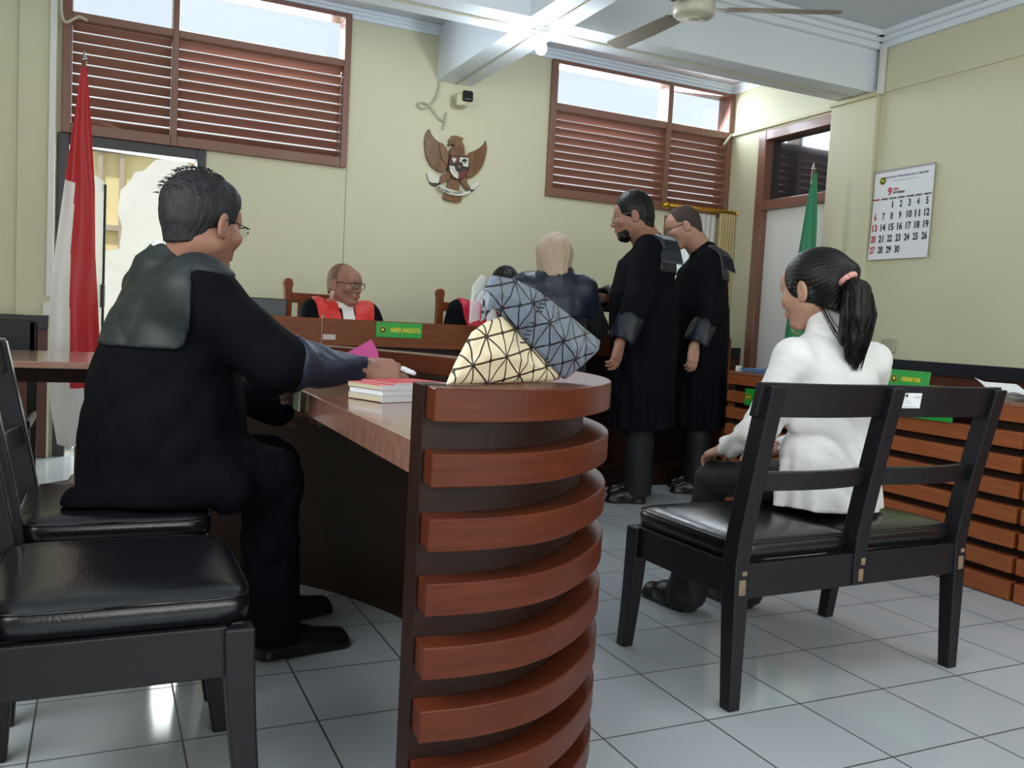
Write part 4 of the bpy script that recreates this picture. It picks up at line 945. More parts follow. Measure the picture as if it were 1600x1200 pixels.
# curtain rod and curtains ----------------------------------------------------------------------
rod = empty('curtain_rod', (4.36, 5.86, 1.96), 0, 'ornate gold curtain rod above the small back window', 'curtain rod')
MB().tube([(-0.30, 0, 0.0), (0.36, 0, 0)], 0.014, 12).build('rod', M['gold'], rod)
for sx in (-0.33, 0.385):
    MB().lathe([(0, -0.03), (0.012, -0.028), (0.02, -0.015), (0.03, 0), (0.026, 0.015), (0.012, 0.028), (0, 0.03)], n=16, T=Matrix.Translation((sx, 0, 0)) @ Matrix.Rotation(PI/2, 4, 'Y')).build('finial', M['gold'], rod, smooth=True)
for sx in (-0.25, 0.20): MB().box(sx-0.008, sx+0.008, 0.0, 0.14, -0.01, 0.01).build('bracket', M['gold'], rod, 0.002)
q = MB()
for k in range(14): q.tube([(-0.28+0.045*k, 0, 0.013), (-0.265+0.045*k, -0.006, 0.020), (-0.25+0.045*k, 0, 0.013)], 0.004, 6)
q.build('scroll_ornament', M['gold'], rod)
def drape(name, x0, x1, y, z0, z1, n, amp, m, label):
    bm = bmesh.new(); N = n*8; R = {}
    for s_ in (0, 1):
        for j in range(13):
            zz = z1+(z0-z1)*j/12
            for i in range(N+1):
                u = i/N; R[s_, i, j] = bm.verts.new((x0+(x1-x0)*u, y+amp*math.sin(2*PI*n*u+0.3*math.sin(j*0.5))*(0.7+0.3*j/12)+0.0015*s_, zz))
    for s_ in (0, 1):
        for j in range(12):
            for i in range(N): bm.faces.new([R[s_, i, j], R[s_, i+1, j], R[s_, i+1, j+1], R[s_, i, j+1]]).smooth = True
    me = bpy.data.meshes.new(name); bm.to_mesh(me); bm.free(); return tag(link(name, me, m), label, 'curtain')
m_dr = mat('curtain_beige', (196, 178, 128), 0.7, 0.06, 20); m_sheer = mat('curtain_sheer', (244, 244, 242), 0.8, 0.02, 5, alpha=0.42)
drape('beige_curtain', 4.55, 4.705, 5.84, 0.35, 1.945, 6, 0.018, m_dr, 'beige pleated curtain gathered in the corner below the gold rod')
drape('sheer_curtain', 4.12, 4.56, 5.90, 0.9, 1.935, 9, 0.008, m_sheer, 'white sheer curtain over the small bright back window')

# crumpled patterned bag on the desk rim -----------------------------------------------------------
def bag_mat(name, base, line, rough, alpha, trans, cell=0.0430, lw=0.040, ang=0.18):
    m, nt, b = new_mat(name); N = nt.nodes; L = nt.links
    tc = N.new('ShaderNodeTexCoord'); mp = N.new('ShaderNodeMapping'); mp.inputs['Rotation'].default_value = (0, ang, 0); mp.inputs['Scale'].default_value = (1/cell, 1, 1/cell)
    L.new(tc.outputs['Object'], mp.inputs[0]); sp = N.new('ShaderNodeSeparateXYZ'); L.new(mp.outputs[0], sp.inputs[0])
    u, v = sp.outputs[0], sp.outputs[2]
    def line_(x, per, wd):
        f = math_node(nt, 'FRACT', math_node(nt, 'ADD', math_node(nt, 'DIVIDE', x, per), 50.0)); d = math_node(nt, 'ABSOLUTE', math_node(nt, 'SUBTRACT', f, 0.5))
        return math_node(nt, 'GREATER_THAN', d, 0.5-wd/per)
    a = line_(u, 1.0, lw); c = line_(v, 1.0, lw); d1 = line_(math_node(nt, 'ADD', u, v), 2.0, lw*1.3); d2 = line_(math_node(nt, 'SUBTRACT', u, v), 2.0, lw*1.3)
    g_ = math_node(nt, 'MAXIMUM', math_node(nt, 'MAXIMUM', a, c), math_node(nt, 'MAXIMUM', d1, d2))
    def cell_c(x):
        f = math_node(nt, 'FRACT', math_node(nt, 'ADD', x, 50.5)); return math_node(nt, 'SUBTRACT', f, 0.5)
    fu, fv = cell_c(u), cell_c(v); rr_ = math_node(nt, 'ADD', math_node(nt, 'MULTIPLY', fu, fu), math_node(nt, 'MULTIPLY', fv, fv))
    g_ = math_node(nt, 'MAXIMUM', g_, math_node(nt, 'LESS_THAN', rr_, 0.010))
    mx = N.new('ShaderNodeMix'); mx.data_type = 'RGBA'; L.new(g_, mx.inputs[0]); mx.inputs[6].default_value = srgb(*base); mx.inputs[7].default_value = srgb(*line)
    L.new(mx.outputs[2], b.inputs['Base Color']); b.inputs['Roughness'].default_value = rough; b.inputs['Coat Weight'].default_value = 0.4
    if alpha < 1:
        al = math_node(nt, 'ADD', math_node(nt, 'MULTIPLY', g_, 1-alpha), alpha); L.new(al, b.inputs['Alpha'])
    return m
def pillow(poly, thick, h, seed, amp):
    """inflated, crumpled polygon in the xz plane"""
    P = np.array(poly); lo = P.min(0)-0.01; hi = P.max(0)+0.01
    F = Field((lo[0], -thick-0.01, lo[1]), (hi[0], thick+0.01, hi[1]), h)
    X, Y, Z = np.meshgrid(*F.ax, indexing='ij', sparse=True)
    X2, Z2 = np.meshgrid(F.ax[0], F.ax[2], indexing='ij'); d = np.full(X2.shape, 9.0); ins = np.zeros(X2.shape, bool); n = len(P)
    for i in range(n):
        a, b = P[i], P[(i+1) % n]; e = b-a; wx, wz = X2-a[0], Z2-a[1]; t = np.clip((wx*e[0]+wz*e[1])/(e@e), 0, 1)
        d = np.minimum(d, np.hypot(wx-t*e[0], wz-t*e[1]))
        c = ((a[1] > Z2) != (b[1] > Z2)) & (X2 < (b[0]-a[0])*(Z2-a[1])/(b[1]-a[1]+1e-12)+a[0]); ins ^= c
    sd = np.where(ins, d, -d); r = np.random.RandomState(seed)
    wv = sum(np.abs(np.sin(X2*fx_+Z2*fz_+p_))*amp for fx_, fz_, p_ in r.uniform(-70, 70, (4, 3)))
    T_ = thick*np.sqrt(np.clip(sd/0.05, 0, 1))*1.0-wv*np.clip(sd/0.02, 0, 1)
    T_ = np.where(sd > 0, np.maximum(T_, 0.0016), sd*1.0)
    F.F = (np.abs(Y)-T_[:, None, :]).astype(np.float32); return F
bag = empty('patterned_bag', (0.62, 1.42, 0.845), 0, 'crumpled grey and cream bag with black triangle pattern lying on the desk rim', 'bag')
mcream = bag_mat('bag_cream', (232, 218, 186), (44, 32, 26), 0.3, 1, 0); mgrey = bag_mat('bag_grey', (118, 130, 146), (22, 26, 34), 0.2, 0.86, 0)
low = [(-0.105, 0.002), (-0.083, 0.040), (-0.045, 0.092), (-0.005, 0.112), (0.035, 0.122), (0.12, 0.075), (0.235, 0.012), (0.20, 0.002)]
up = [(-0.030, 0.108), (-0.025, 0.165), (-0.010, 0.192), (0.055, 0.190), (0.125, 0.175), (0.22, 0.140), (0.355, 0.085), (0.352, 0.062), (0.30, 0.035), (0.235, 0.004), (0.12, 0.070), (0.035, 0.120), (0.0, 0.135)]
Rb = Matrix.Rotation(math.radians(27), 4, 'Z')
b1 = link('lower_side', pillow(low, 0.022, 0.0035, 3, 0.0022).mesh(), mcream, bag); b1.matrix_local = Rb
b2 = link('upper_side', pillow(up, 0.020, 0.0035, 5, 0.0020).mesh(), mgrey, bag); b2.matrix_local = Matrix.Translation((0.0, -0.012, 0)) @ Rb
m_clear = mat('clear_plastic', (200, 206, 210), 0.12, 0.02, 5, alpha=0.35)
b3 = link('clear_flap', pillow([(-0.055, 0.105), (-0.052, 0.170), (-0.030, 0.192), (-0.008, 0.190), (-0.022, 0.160), (-0.026, 0.112)], 0.010, 0.003, 9, 0.002).mesh(), m_clear, bag); b3.matrix_local = Rb
zz_ = MB()
for k in range(14):
    x = 0.062+0.0054*k; z_ = 0.075+0.0072*k
    if 6 <= k <= 7: continue
    zz_.box(x-0.009, x+0.006, -0.034, -0.030, z_, z_+0.0032, Rb @ Matrix.Translation((0, 0, 0)))
zz_.build('coiled_wire', M['ink'], bag)
# ================================================================== PEOPLE
def skin_mat(name, col): 
    return mat(name, col, 0.48, 0.07, 14, 0.25, 260, sub=0.12, spec=0.35)
SK = dict(a=skin_mat('skin_tan', (168, 124, 104)), b=skin_mat('skin_brown', (154, 112, 94)), c=skin_mat('skin_light', (178, 136, 116)))
m_lip = mat('lips', (150, 88, 80), 0.45); m_eye = mat('eye_white', (222, 216, 208), 0.2); m_iris = mat('iris_dark', (28, 18, 14), 0.1)
m_hair = mat('hair_black', (12, 11, 13), 0.45, 0.3, 60, 0.4, 160, stretch=(1, 1, 0.25), spec=0.28)
m_hair_g = mat('hair_greying', (30, 30, 35), 0.65, 0.5, 30, 0.6, 140, stretch=(1, 1, 0.3))
m_hair_s = mat('hair_shaved', (58, 48, 44), 0.8, 0.12, 60)
m_robe = mat('robe_black', (10, 12, 19), 0.85, 0.12, 6, 0.25, 300, spec=0.10)
m_robe_n = mat('robe_navy_black', (11, 14, 22), 0.8, 0.12, 6, 0.2, 300, sheen=0.08, spec=0.35)
m_satin = mat('robe_satin_black', (24, 29, 38), 0.44, 0.2, 6, 0.25, 40, spec=0.4)
m_yoke = mat('robe_yoke_grey', (30, 38, 40), 0.55, 0.12, 5, 0.12, 60, spec=0.45)
m_trs = mat('trousers_black', (13, 15, 20), 0.7, 0.1, 10, 0.2, 300)
m_shoe = mat('shoe_black', (18, 18, 20), 0.32, 0.1, 10, 0.1, 60)
m_white = mat('shirt_white', (226, 226, 224), 0.7, 0.02, 8, 0.2, 320)
m_redst = mat('stole_red', (214, 44, 32), 0.55, 0.08, 8, 0.1, 60, sheen=0.2); m_redp = mat('stole_crimson', (190, 20, 50), 0.5, 0.08, 8)
m_glassf = mat('glasses_black', (16, 16, 18), 0.25); m_lens = glass('lens', (0.97, 0.98, 0.98), 0.0, 0.9)

def HT(loc, az, nod=0, tilt=0):
    """head/body frame: x right, y forward, z up; az measured from +Y towards +X, degrees"""
    return Matrix.Translation(loc) @ Matrix.Rotation(math.radians(-az), 4, 'Z') @ Matrix.Rotation(math.radians(-nod), 4, 'X') @ Matrix.Rotation(math.radians(tilt), 4, 'Y')
def head_mesh(T, neck_to, s=1.0, h=0.003, full=0.0, neck_r=0.054, chubby=0.0, beard=False):
    S = T @ Matrix.Scale(s, 4); c = np.array(T.translation)
    F = Field(c-(0.155, 0.155, 0.20), c+(0.155, 0.155, 0.155), h); F.set_local(S)
    g = chubby
    F.ell((0, -0.012, 0.036), (0.074*s, 0.094*s, 0.085*s))
    F.ell((0, 0.022, -0.012), ((0.064+g*0.5)*s, 0.070*s, 0.072*s), k=0.03)
    F.cone((0, 0.040, -0.030), (0, 0.056, -0.083), (0.050+g)*s, (0.026+g)*s, 0.03)
    for sx in (-1, 1):
        F.cone((sx*0.048, 0.002, -0.045), (sx*0.022, 0.052, -0.088), (0.020+g)*s, 0.017*s, 0.025)
        F.ell((sx*0.043, 0.062, -0.018), ((0.022+g)*s, 0.020*s, 0.022*s), k=0.02)
    F.cone((-0.036, 0.076, 0.024), (0.036, 0.076, 0.024), 0.0125*s, 0.0125*s, 0.016)
    F.ell((0, 0.064, 0.048), (0.056*s, 0.026*s, 0.034*s), k=0.03)
    for sx in (-1, 1): F.ell((sx*0.032, 0.099, 0.004), (0.019*s, 0.017*s, 0.011*s), k=0.010, op='sub')
    F.cone((0, 0.084, 0.014), (0, 0.108, -0.024), 0.0075*s, 0.0105*s, 0.010)
    for sx in (-1, 1):
        F.ell((sx*0.0125, 0.099, -0.029), (0.0085*s, 0.010*s, 0.0075*s), k=0.005)
        F.ell((sx*0.031, 0.076, 0.014), (0.017*s, 0.013*s, 0.006*s), k=0.005)
    F.ell((0, 0.086, -0.055), (0.026*s, 0.016*s, 0.016*s), k=0.012)
    F.cone((-0.017, 0.094, -0.051), (0.017, 0.094, -0.051), 0.0058*s, None, 0.005); F.cone((-0.015, 0.093, -0.062), (0.015, 0.093, -0.062), 0.0066*s, None, 0.005)
    F.cone((-0.021, 0.101, -0.0565), (0.021, 0.101, -0.0565), 0.0018*s, None, 0.003, 'sub')
    F.ell((0, 0.077, -0.088), ((0.019+g)*s, 0.016*s, 0.014*s), k=0.014)
    for sx in (-1, 1):
        rot = np.array(Matrix.Rotation(sx*0.30, 3, 'Z') @ Matrix.Rotation(-0.15, 3, 'X'))
        F.ell((sx*(0.080+g*0.4), -0.010, -0.004), (0.0085*s, 0.021*s, 0.034*s), rot, 0.006)
        F.ell((sx*(0.091+g*0.4), -0.006, 0.001), (0.007*s, 0.012*s, 0.021*s), rot, 0.003, 'sub')
        F.ell((sx*(0.078+g*0.4), -0.002, -0.026), (0.007*s, 0.009*s, 0.009*s), rot, 0.004)
    # neck in world space towards the body
    a = np.array(S @ Vector((0, -0.018, -0.045))); F.set_local(None); F.cone(a, neck_to, neck_r, neck_r*1.10, 0.022)
    F.set_local(S); return F, S
def face_bits(S, root, skin_parent=None, brows=m_hair, lips=True, eyes=True):
    if eyes:
        for sx in (-1, 1):
            e = keep(MB().lathe([(0.0115*math.cos(t), 0.0115*math.sin(t)) for t in np.linspace(-PI/2, PI/2, 9)], (0, 0, 0), 14, S @ Matrix.Translation((sx*0.031, 0.0785, 0.004)) @ Matrix.Rotation(-PI/2, 4, 'X')).build('eye', m_eye, None, smooth=True), root)
            keep(MB().lathe([(0, 0.0112), (0.0052, 0.0103), (0.0050, 0.0112), (0, 0.0122)], (0, 0, 0), 14, S @ Matrix.Translation((sx*0.031, 0.0785, 0.004)) @ Matrix.Rotation(-PI/2, 4, 'X')).build('iris', m_iris, None), root).name = 'iris'
    if brows:
        for sx in (-1, 1):
            keep(MB().tube([S @ Vector((sx*0.015, 0.0905, 0.0265)), S @ Vector((sx*0.030, 0.0895, 0.0315)), S @ Vector((sx*0.047, 0.076, 0.026))], [0.0035, 0.0038, 0.0015], 6).build('eyebrow', brows, None, smooth=True), root)
    if lips:
        keep(MB().tube([S @ Vector((-0.021, 0.0925, -0.056)), S @ Vector((-0.009, 0.0995, -0.0525)), S @ Vector((0, 0.1005, -0.0535)), S @ Vector((0.009, 0.0995, -0.0525)), S @ Vector((0.021, 0.0925, -0.056))], [0.001, 0.0032, 0.0030, 0.0032, 0.001], 6)
             .tube([S @ Vector((-0.018, 0.0935, -0.0595)), S @ Vector((0, 0.1000, -0.0620)), S @ Vector((0.018, 0.0935, -0.0595))], [0.001, 0.0042, 0.001], 6).build('lips', m_lip, None, smooth=True), root)
def glasses(S, root, frame=m_glassf, w_=0.026, h_=0.017, r=0.0013, rimless=False, top_only=False, out=0.0):
    q = MB()
    for sx in (-1, 1):
        cx = sx*0.033; pts = []
        for k in range(25):
            th = 2*PI*k/24; c, s_ = math.cos(th), math.sin(th); x = cx+w_*math.copysign(abs(c)**0.6, c); z = 0.002+h_*math.copysign(abs(s_)**0.6, s_)
            pts.append(S @ Vector((x, 0.108-3.0*x*x, z)))
        if top_only: q.tube(pts[:13], r*1.3, 6)
        else: q.tube(pts, r, 6)
        q.tube([S @ Vector((sx*0.059, 0.098, 0.010)), S @ Vector((sx*(0.074+out), 0.080, 0.012)), S @ Vector((sx*(0.083+out), 0.0, 0.014)), S @ Vector((sx*(0.081+out), -0.022, 0.0))], r*1.2, 6)
    q.tube([S @ Vector((-0.008, 0.108, 0.004)), S @ Vector((0, 0.111, 0.007)), S @ Vector((0.008, 0.108, 0.004))], r, 6)
    g_ = keep(q.build('glasses', frame, None, smooth=True), root)
    for sx in (-1, 1):
        l = MB(); ring = [[], []]
        for k in range(20):
            th = 2*PI*k/20; c, s_ = math.cos(th), math.sin(th); x = sx*0.033+w_*0.96*math.copysign(abs(c)**0.6, c); z = 0.002+h_*0.96*math.copysign(abs(s_)**0.6, s_)
            for j in (0, 1): ring[j].append(S @ Vector((x, 0.1075-3.0*x*x+0.0008*j, z)))
        l.ring(ring); keep(l.build('lens', m_lens, None), g_)
    return g_
def short_hair(S, T, s, m, root, off=0.009, front=(0.080, 0.078), side=(0.030, -0.012), nape=(-0.085, -0.070), tex=0.003, top=0.0, h=0.0035, freq=90, name='hair', earless=True):
    c = np.array(T.translation); F = Field(c-(0.15, 0.15, 0.15), c+(0.15, 0.15, 0.17), h); F.set_local(S)
    F.ell((0, -0.012, 0.036+top*0.5), ((0.074+off)*s, (0.094+off)*s, (0.085+off+top)*s))
    F.cone((0, -0.045, -0.02), (0, -0.045, -0.08), (0.052+off)*s, (0.046+off*0.5)*s, 0.03)
    F.wrinkle(tex, freq*1.3, 3, (1, 1, 0.35))
    d = np.array((side[0]-front[0], side[1]-front[1])); n = np.array((-d[1], d[0])); n = n/np.linalg.norm(n)
    if n[0] < 0: n = -n
    F.half((0, front[0], front[1]), (0, n[0], n[1]), 'and', 0.012)
    d = np.array((nape[0]-side[0], nape[1]-side[1])); n = np.array((-d[1], d[0])); n = n/np.linalg.norm(n)
    if n[1] > 0: n = -n
    F.half((0, side[0], side[1]), (0, n[0], n[1]), 'and', 0.008)
    if earless:
        for sx in (-1, 1): F.ell((sx*0.088, -0.004, -0.012), (0.02*s, 0.020*s, 0.034*s), k=0.004, op='sub')
    return fobj(name, F, m, root)
def hand_mesh(wrist, d, back, side, curl=(0.25, 0.3, 0.35, 0.4), s=1.0, h=0.0028, thumb=0.35, spread=0.10, arm=None, arm_r=0.027):
    """wrist position, finger direction, back-of-hand normal; side=+1 thumb on +x; curl per finger in radians per joint"""
    d = Vector(d).normalized(); b = Vector(back); b = (b-d*b.dot(d)).normalized(); x = d.cross(b); T = Matrix(((x.x, d.x, b.x, wrist[0]), (x.y, d.y, b.y, wrist[1]), (x.z, d.z, b.z, wrist[2]), (0, 0, 0, 1)))
    c = np.array(wrist); F = Field(c-0.225, c+0.225, h); F.set_local(T @ Matrix.Scale(s, 4)); k = 0.008
    xs = (0.030, 0.010, -0.010, -0.028)
    F.ell((0.0, 0.045, 0.0), (0.040*s, 0.048*s, 0.0135*s), k=0.01)
    for i, x0 in enumerate(xs):
        F.cone((x0*0.62*side, 0.005, 0), (x0*side, 0.085-abs(i-1)*0.003, 0.001), 0.0135*s, 0.0108*s, 0.012)
    F.ell((0.026*side, 0.030, -0.008), (0.017*s, 0.028*s, 0.015*s), k=0.012)
    for i, (x0, L) in enumerate(zip(xs, (0.070, 0.078, 0.073, 0.057))):
        p = Vector((x0*side, 0.085-abs(i-1)*0.003, 0.0)); a = curl[i]*0.55; yaw_ = side*(1.5-i)*spread*0.5
        R_ = (0.0092, 0.0088, 0.0080, 0.0070)
        for j, f in enumerate((0.46, 0.30, 0.24)):
            q = p+Vector((math.sin(yaw_)*math.cos(a), math.cos(yaw_)*math.cos(a), -math.sin(a)))*L*f
            F.cone(p, q, R_[j]*s*(0.92 if i == 3 else 1), R_[j+1]*s*(0.92 if i == 3 else 1), 0.003 if j else 0.005); p = q; a += curl[i]*1.25
    p = Vector((0.022*side, 0.018, -0.008)); q = p+Vector((side*0.026, 0.030, -0.010-0.02*thumb)); r_ = q+Vector((side*(0.020-0.02*thumb), 0.030, -0.006-0.02*thumb)); e = r_+Vector((side*(0.004-0.012*thumb), 0.024, -0.006-0.008*thumb))
    F.cone(p, q, 0.0145*s, 0.0115*s, 0.010); F.cone(q, r_, 0.0112*s, 0.0098*s, 0.003); F.cone(r_, e, 0.0098*s, 0.0078*s, 0.003)
    if arm is not None: F.set_local(None); F.cone(wrist, arm, 0.025*s, arm_r*s, 0.02, flat=None)
    return F.mesh('hand')
def shoe_field(F, heel, toe, hgt=0.075, wd=0.042):
    heel = np.array(heel, float); toe = np.array(toe, float); d = (toe-heel)/np.linalg.norm(toe-heel)
    F.cone(heel+(0, 0, 0.045)+d*0.04, heel+(0, 0, 0.040)+d*0.12, 0.042, 0.040, 0.02)
    F.cone(heel+(0, 0, 0.035)+d*0.10, toe+(0, 0, 0.028)-d*0.04, 0.042, 0.030, 0.025)
    F.cone(heel+(0, 0, 0.06)+d*0.035, heel+(0, 0, 0.10)+d*0.035, 0.038, 0.042, 0.02)
    F.cone(heel+(0, 0, 0.012)+d*0.035, toe+(0, 0, 0.010)-d*0.035, 0.040, 0.036, 0.008)
    X = F.ax[2][None, None, :]; F.F = np.maximum(F.F, 0.002-X)
def shoes(pairs, root, m=m_shoe):
    for heel, toe in pairs:
        a = np.minimum(heel, toe)-0.09; b = np.maximum(heel, toe)+0.09; a[2] = -0.01; b[2] = 0.17
        F = Field(a, b, 0.005); shoe_field(F, heel, toe); fobj('shoe', F, m, root)
def part_of(robe, off, fn, inner=0.012):
    """thin raised cloth patch lying on the garment inside a region"""
    R = Field.__new__(Field); R.lo, R.h, R.n, R.ax, R.M = robe.lo, robe.h, robe.n, robe.ax, robe.M; R.F = np.full(robe.n, 1.0, np.float32); fn(R)
    C_ = robe.copy(off); C_.F = np.maximum(np.maximum(C_.F, R.F), -(robe.F+inner)); return C_
def body_mesh(joints, lo, hi, h=0.012):
    F = Field(lo, hi, h)
    for a, b, ra, rb in joints: F.cone(a, b, ra, rb, 0.03)
    return F.mesh('torso')

# ---------------------------------------------------------------- standing lawyers
def standing_lawyer(label, base, az, head_at, head_az, nod, hs, sk, armL, armR, handL, handR, build, hairf, flap, seed, feet, facial, hem=0.425):
    root = empty('person', (base[0], base[1], 0), 0, label, 'person'); TB = HT((base[0], base[1], 0), az)
    TH = HT(head_at, head_az, nod); L = lambda x, y, z: np.array(TB @ Vector((x, y, z)))
    F, S = head_mesh(TH, L(0, 0.0, 1.42), hs, chubby=build*0.005, neck_r=0.058+build*0.008)
    hm = F.mesh(); legs = []
    for hl, to in feet:
        an = np.array(hl, float)*0.8+np.array(to, float)*0.2+(0, 0, 0.07); sx = -1 if np.linalg.norm(hl-L(-0.09, 0, 0)) < np.linalg.norm(hl-L(0.09, 0, 0)) else 1
        top = L(sx*0.085, 0, 0.86); kn_ = L(sx*0.085, 0, 0.62)*0.6+an*0.4; legs += [(top, kn_, 0.06, 0.045), (kn_, an, 0.045, 0.034)]
    tor = [(L(0, 0, 0.9), L(0, 0, 1.15), 0.11, 0.12), (L(-0.13, 0, 1.38), L(0.13, 0, 1.38), 0.055, 0.055), (L(0, 0, 1.15), L(0, 0, 1.41), 0.12, 0.07)]
    for A in (armL, armR): tor += [(A[0], A[1], 0.045, 0.036), (A[1], A[2], 0.036, 0.026)]
    lo = np.array((base[0]-0.6, base[1]-0.6, 0.03)); hi = np.array((base[0]+0.6, base[1]+0.6, 1.5))
    bm_ = body_mesh(tor+legs, lo, hi, 0.014)
    hands = [hand_mesh(A[2], H[0], H[1], H[2], H[3], 0.98, arm=A[1]*0.3+A[2]*0.7) for A, H in ((armL, handL), (armR, handR))]
    fobj('body', joinmesh('body', [hm, bm_]+hands), sk, root)
    face_bits(S, root); glasses(S, root, *facial.get('gl', ()), **facial.get('glk', {}))
    hairf(S, TH, hs, root)
    # robe
    w_ = build
    R = Field(lo, hi, 0.008); R.set_local(TB)
    R.tubez([(hem, 0, 0.0, .215+w_*.02, .165+w_*.01), (0.7, 0, 0.0, .205+w_*.02, .158+w_*.01), (0.95, 0, 0.008*w_, .195+w_*.02, .155+w_*.018), (1.15, 0, 0.014*w_, .19+w_*.02, .145+w_*.022), (1.33, 0, 0.008*w_, .195, .125+w_*.018), (1.415, 0, -0.005, .175, .095), (1.46, 0, -0.005, .115, .078)], 0.03, fold=(9, 0.045, 1.15, 0.5))
    R.cone((-0.15, -0.005, 1.402), (0.15, -0.005, 1.402), 0.058, 0.058, 0.05)
    nk = np.array(S @ Vector((0, -0.022, -0.075))); R.set_local(None)
    R.cone(L(0, -0.005, 1.43), L(0, -0.005, 1.43)*0.5+nk*0.5, 0.086, 0.072, 0.03)
    for A in (armL, armR):
        R.cone(A[0], A[1], 0.068+0.008*w_, 0.068+0.006*w_, 0.045); R.cone(A[1], A[1]*0.08+A[2]*0.92, 0.068+0.006*w_, 0.070, 0.03, fold=(5, 0.006))
    R.wrinkle(0.006, 16, seed, (1, 1, 0.55))
    for A in (armL, armR):
        d = (A[2]-A[1])/np.linalg.norm(A[2]-A[1]); e = A[1]*0.08+A[2]*0.92
        c = R.copy(0)                                   # open the cuff
        X = np.meshgrid(*R.ax, indexing='ij', sparse=True); pl_ = (X[0]-e[0])*d[0]+(X[1]-e[1])*d[1]+(X[2]-e[2])*d[2]-0.005
        near = (X[0]-e[0])**2+(X[1]-e[1])**2+(X[2]-e[2])**2 < 0.105**2
        near2 = near & (np.minimum(((X[0]-base[0])**2+(X[1]-base[1])**2) > 0.0, True))
        sub = np.where(near2, -pl_, 1.0)
        keepbody = Field.__new__(Field)
        R.F = np.where((sub < 0.0), np.maximum(R.F, -sub*1.0) if True else R.F, R.F)
        R.cone(e+d*0.03, e-d*0.06, 0.058, 0.045, 0.0, 'sub')
    R.set_local(TB); R.tubez([(hem, 0, 0.0, .215+w_*.02, .165+w_*.01), (0.7, 0, 0.0, .205+w_*.02, .158+w_*.01), (0.95, 0, 0.005, .193+w_*.02, .153+w_*.02), (1.12, 0, 0.01, .188+w_*.02, .143+w_*.02)], 0.01, fold=(9, 0.045, 1.15, 0.5))
    fobj('robe', R, m_robe, root)
    def reg(q):
        q.set_local(TB); q.rbox((0, -0.12, 1.37), (0.20, 0.12, 0.10), 0.02, k=0)
    fobj('satin_yoke', part_of(R, 0.010, reg), m_satin, root)
    for A in (armL, armR):
        def cuff(q):
            q.set_local(None); d = (A[2]-A[1])/np.linalg.norm(A[2]-A[1]); e = A[1]*0.08+A[2]*0.92; q.cone(e-d*0.10, e, 0.075, 0.085, 0.0)
        fobj('satin_cuff', part_of(R, 0.004, cuff), m_satin, root)
    flap(root, TB)
    # trousers and shoes
    Q = Field(lo, (hi[0], hi[1], 0.75), 0.009); Q.set_local(None)
    for (hl, to) in feet:
        hl = np.array(hl); to = np.array(to); an = hl*0.8+to*0.2+(0, 0, 0.05)
        top = L(-0.085 if np.linalg.norm(hl-L(-0.09, 0, 0)) < np.linalg.norm(hl-L(0.09, 0, 0)) else 0.085, 0, 0.62)
        Q.cone(top, (an+top)*0.5, 0.090, 0.078, 0.01); Q.cone((an+top)*0.5, an, 0.078, 0.074, 0.01, fold=(5, 0.003))
    Q.wrinkle(0.004, 22, seed+5); Q.F = np.maximum(Q.F, 0.045-Q.ax[2][None, None, :])
    fobj('trousers', Q, m_trs, root); shoes(feet, root)
    return root, S, TB
def A3(*p): return [np.array(q, float) for q in p]
# bearded man in the middle
def hair5(S, T, s, root):
    short_hair(S, T, s, m_hair, root, 0.015, (0.088, 0.080), (0.030, -0.030), (-0.088, -0.070), 0.003, 0.007, freq=80)
    c = np.array(T.translation); B = Field(c-0.15, c+0.15, 0.003); B.set_local(S)      # beard along the jaw
    B.cone((0, 0.059, -0.084), (0, 0.050, -0.088), 0.036*s, 0.034*s, 0.01)
    B.cone((0, 0.040, -0.030), (0, 0.056, -0.083), 0.0555*s, 0.0315*s, 0.02)
    for sx in (-1, 1): B.cone((sx*0.050, 0.004, -0.035), (sx*0.024, 0.055, -0.086), 0.0275*s, 0.0265*s, 0.02)
    B.cone((-0.02, 0.096, -0.044), (0.02, 0.096, -0.044), 0.0055*s, None, 0.003)
    B.ell((0, 0.098, -0.058), (0.025*s, 0.02*s, 0.0105*s), k=0.004, op='sub'); B.wrinkle(0.0025, 160, 2)
    B.half((0, 0.0, -0.026), (0, 0.16, 1.0), 'and', 0.006)
    fobj('beard', B, m_hair, root)
def flap5(root, TB):
    q = MB(); P = [(-0.03, -0.06, 1.487), (-0.09, -0.08, 1.478), (-0.155, -0.095, 1.450), (-0.205, -0.115, 1.39), (-0.225, -0.130, 1.33)]
    r0 = [TB @ Vector((x, y+0.07, z+0.004)) for x, y, z in P]; r1 = [TB @ Vector((x*1.0, y-0.045, z-0.010)) for x, y, z in P]
    dn = Vector((0, 0, -0.012))
    q.ring([[a, b, b+dn, a+dn] for a, b in zip(r0, r1)], smooth=False)
    keep(q.build('shoulder_flap', m_satin, None, 0.004), root)
standing_lawyer('standing bearded man with glasses in a long black robe, hand hanging beside the bag', (2.735, 4.10), -57, (2.605, 4.09, 1.568), -58, 12, 1.06, SK['b'],
    A3((2.635, 3.965, 1.385), (2.535, 3.88, 1.11), (2.425, 3.86, 0.885)), A3((2.83, 4.25, 1.395), (2.70, 4.32, 1.13), (2.545, 4.27, 1.125)),
    ((-0.22, -0.02, -1), (0.35, -0.9, -0.05), -1, (0.35, 0.4, 0.5, 0.55)), ((-1, 0.0, 0.08), (0, 0.5, 0.8), 1, (0.5, 0.5, 0.5, 0.5)), 1.9, hair5, flap5, 11,
    [(np.array((2.76, 4.03, 0)), np.array((2.545, 4.10, 0))), (np.array((2.88, 4.20, 0)), np.array((2.68, 4.31, 0)))], dict(gl=(mat('glasses_metal', (150, 140, 120), 0.3, metal=0.8),), glk=dict(r=0.0010)))
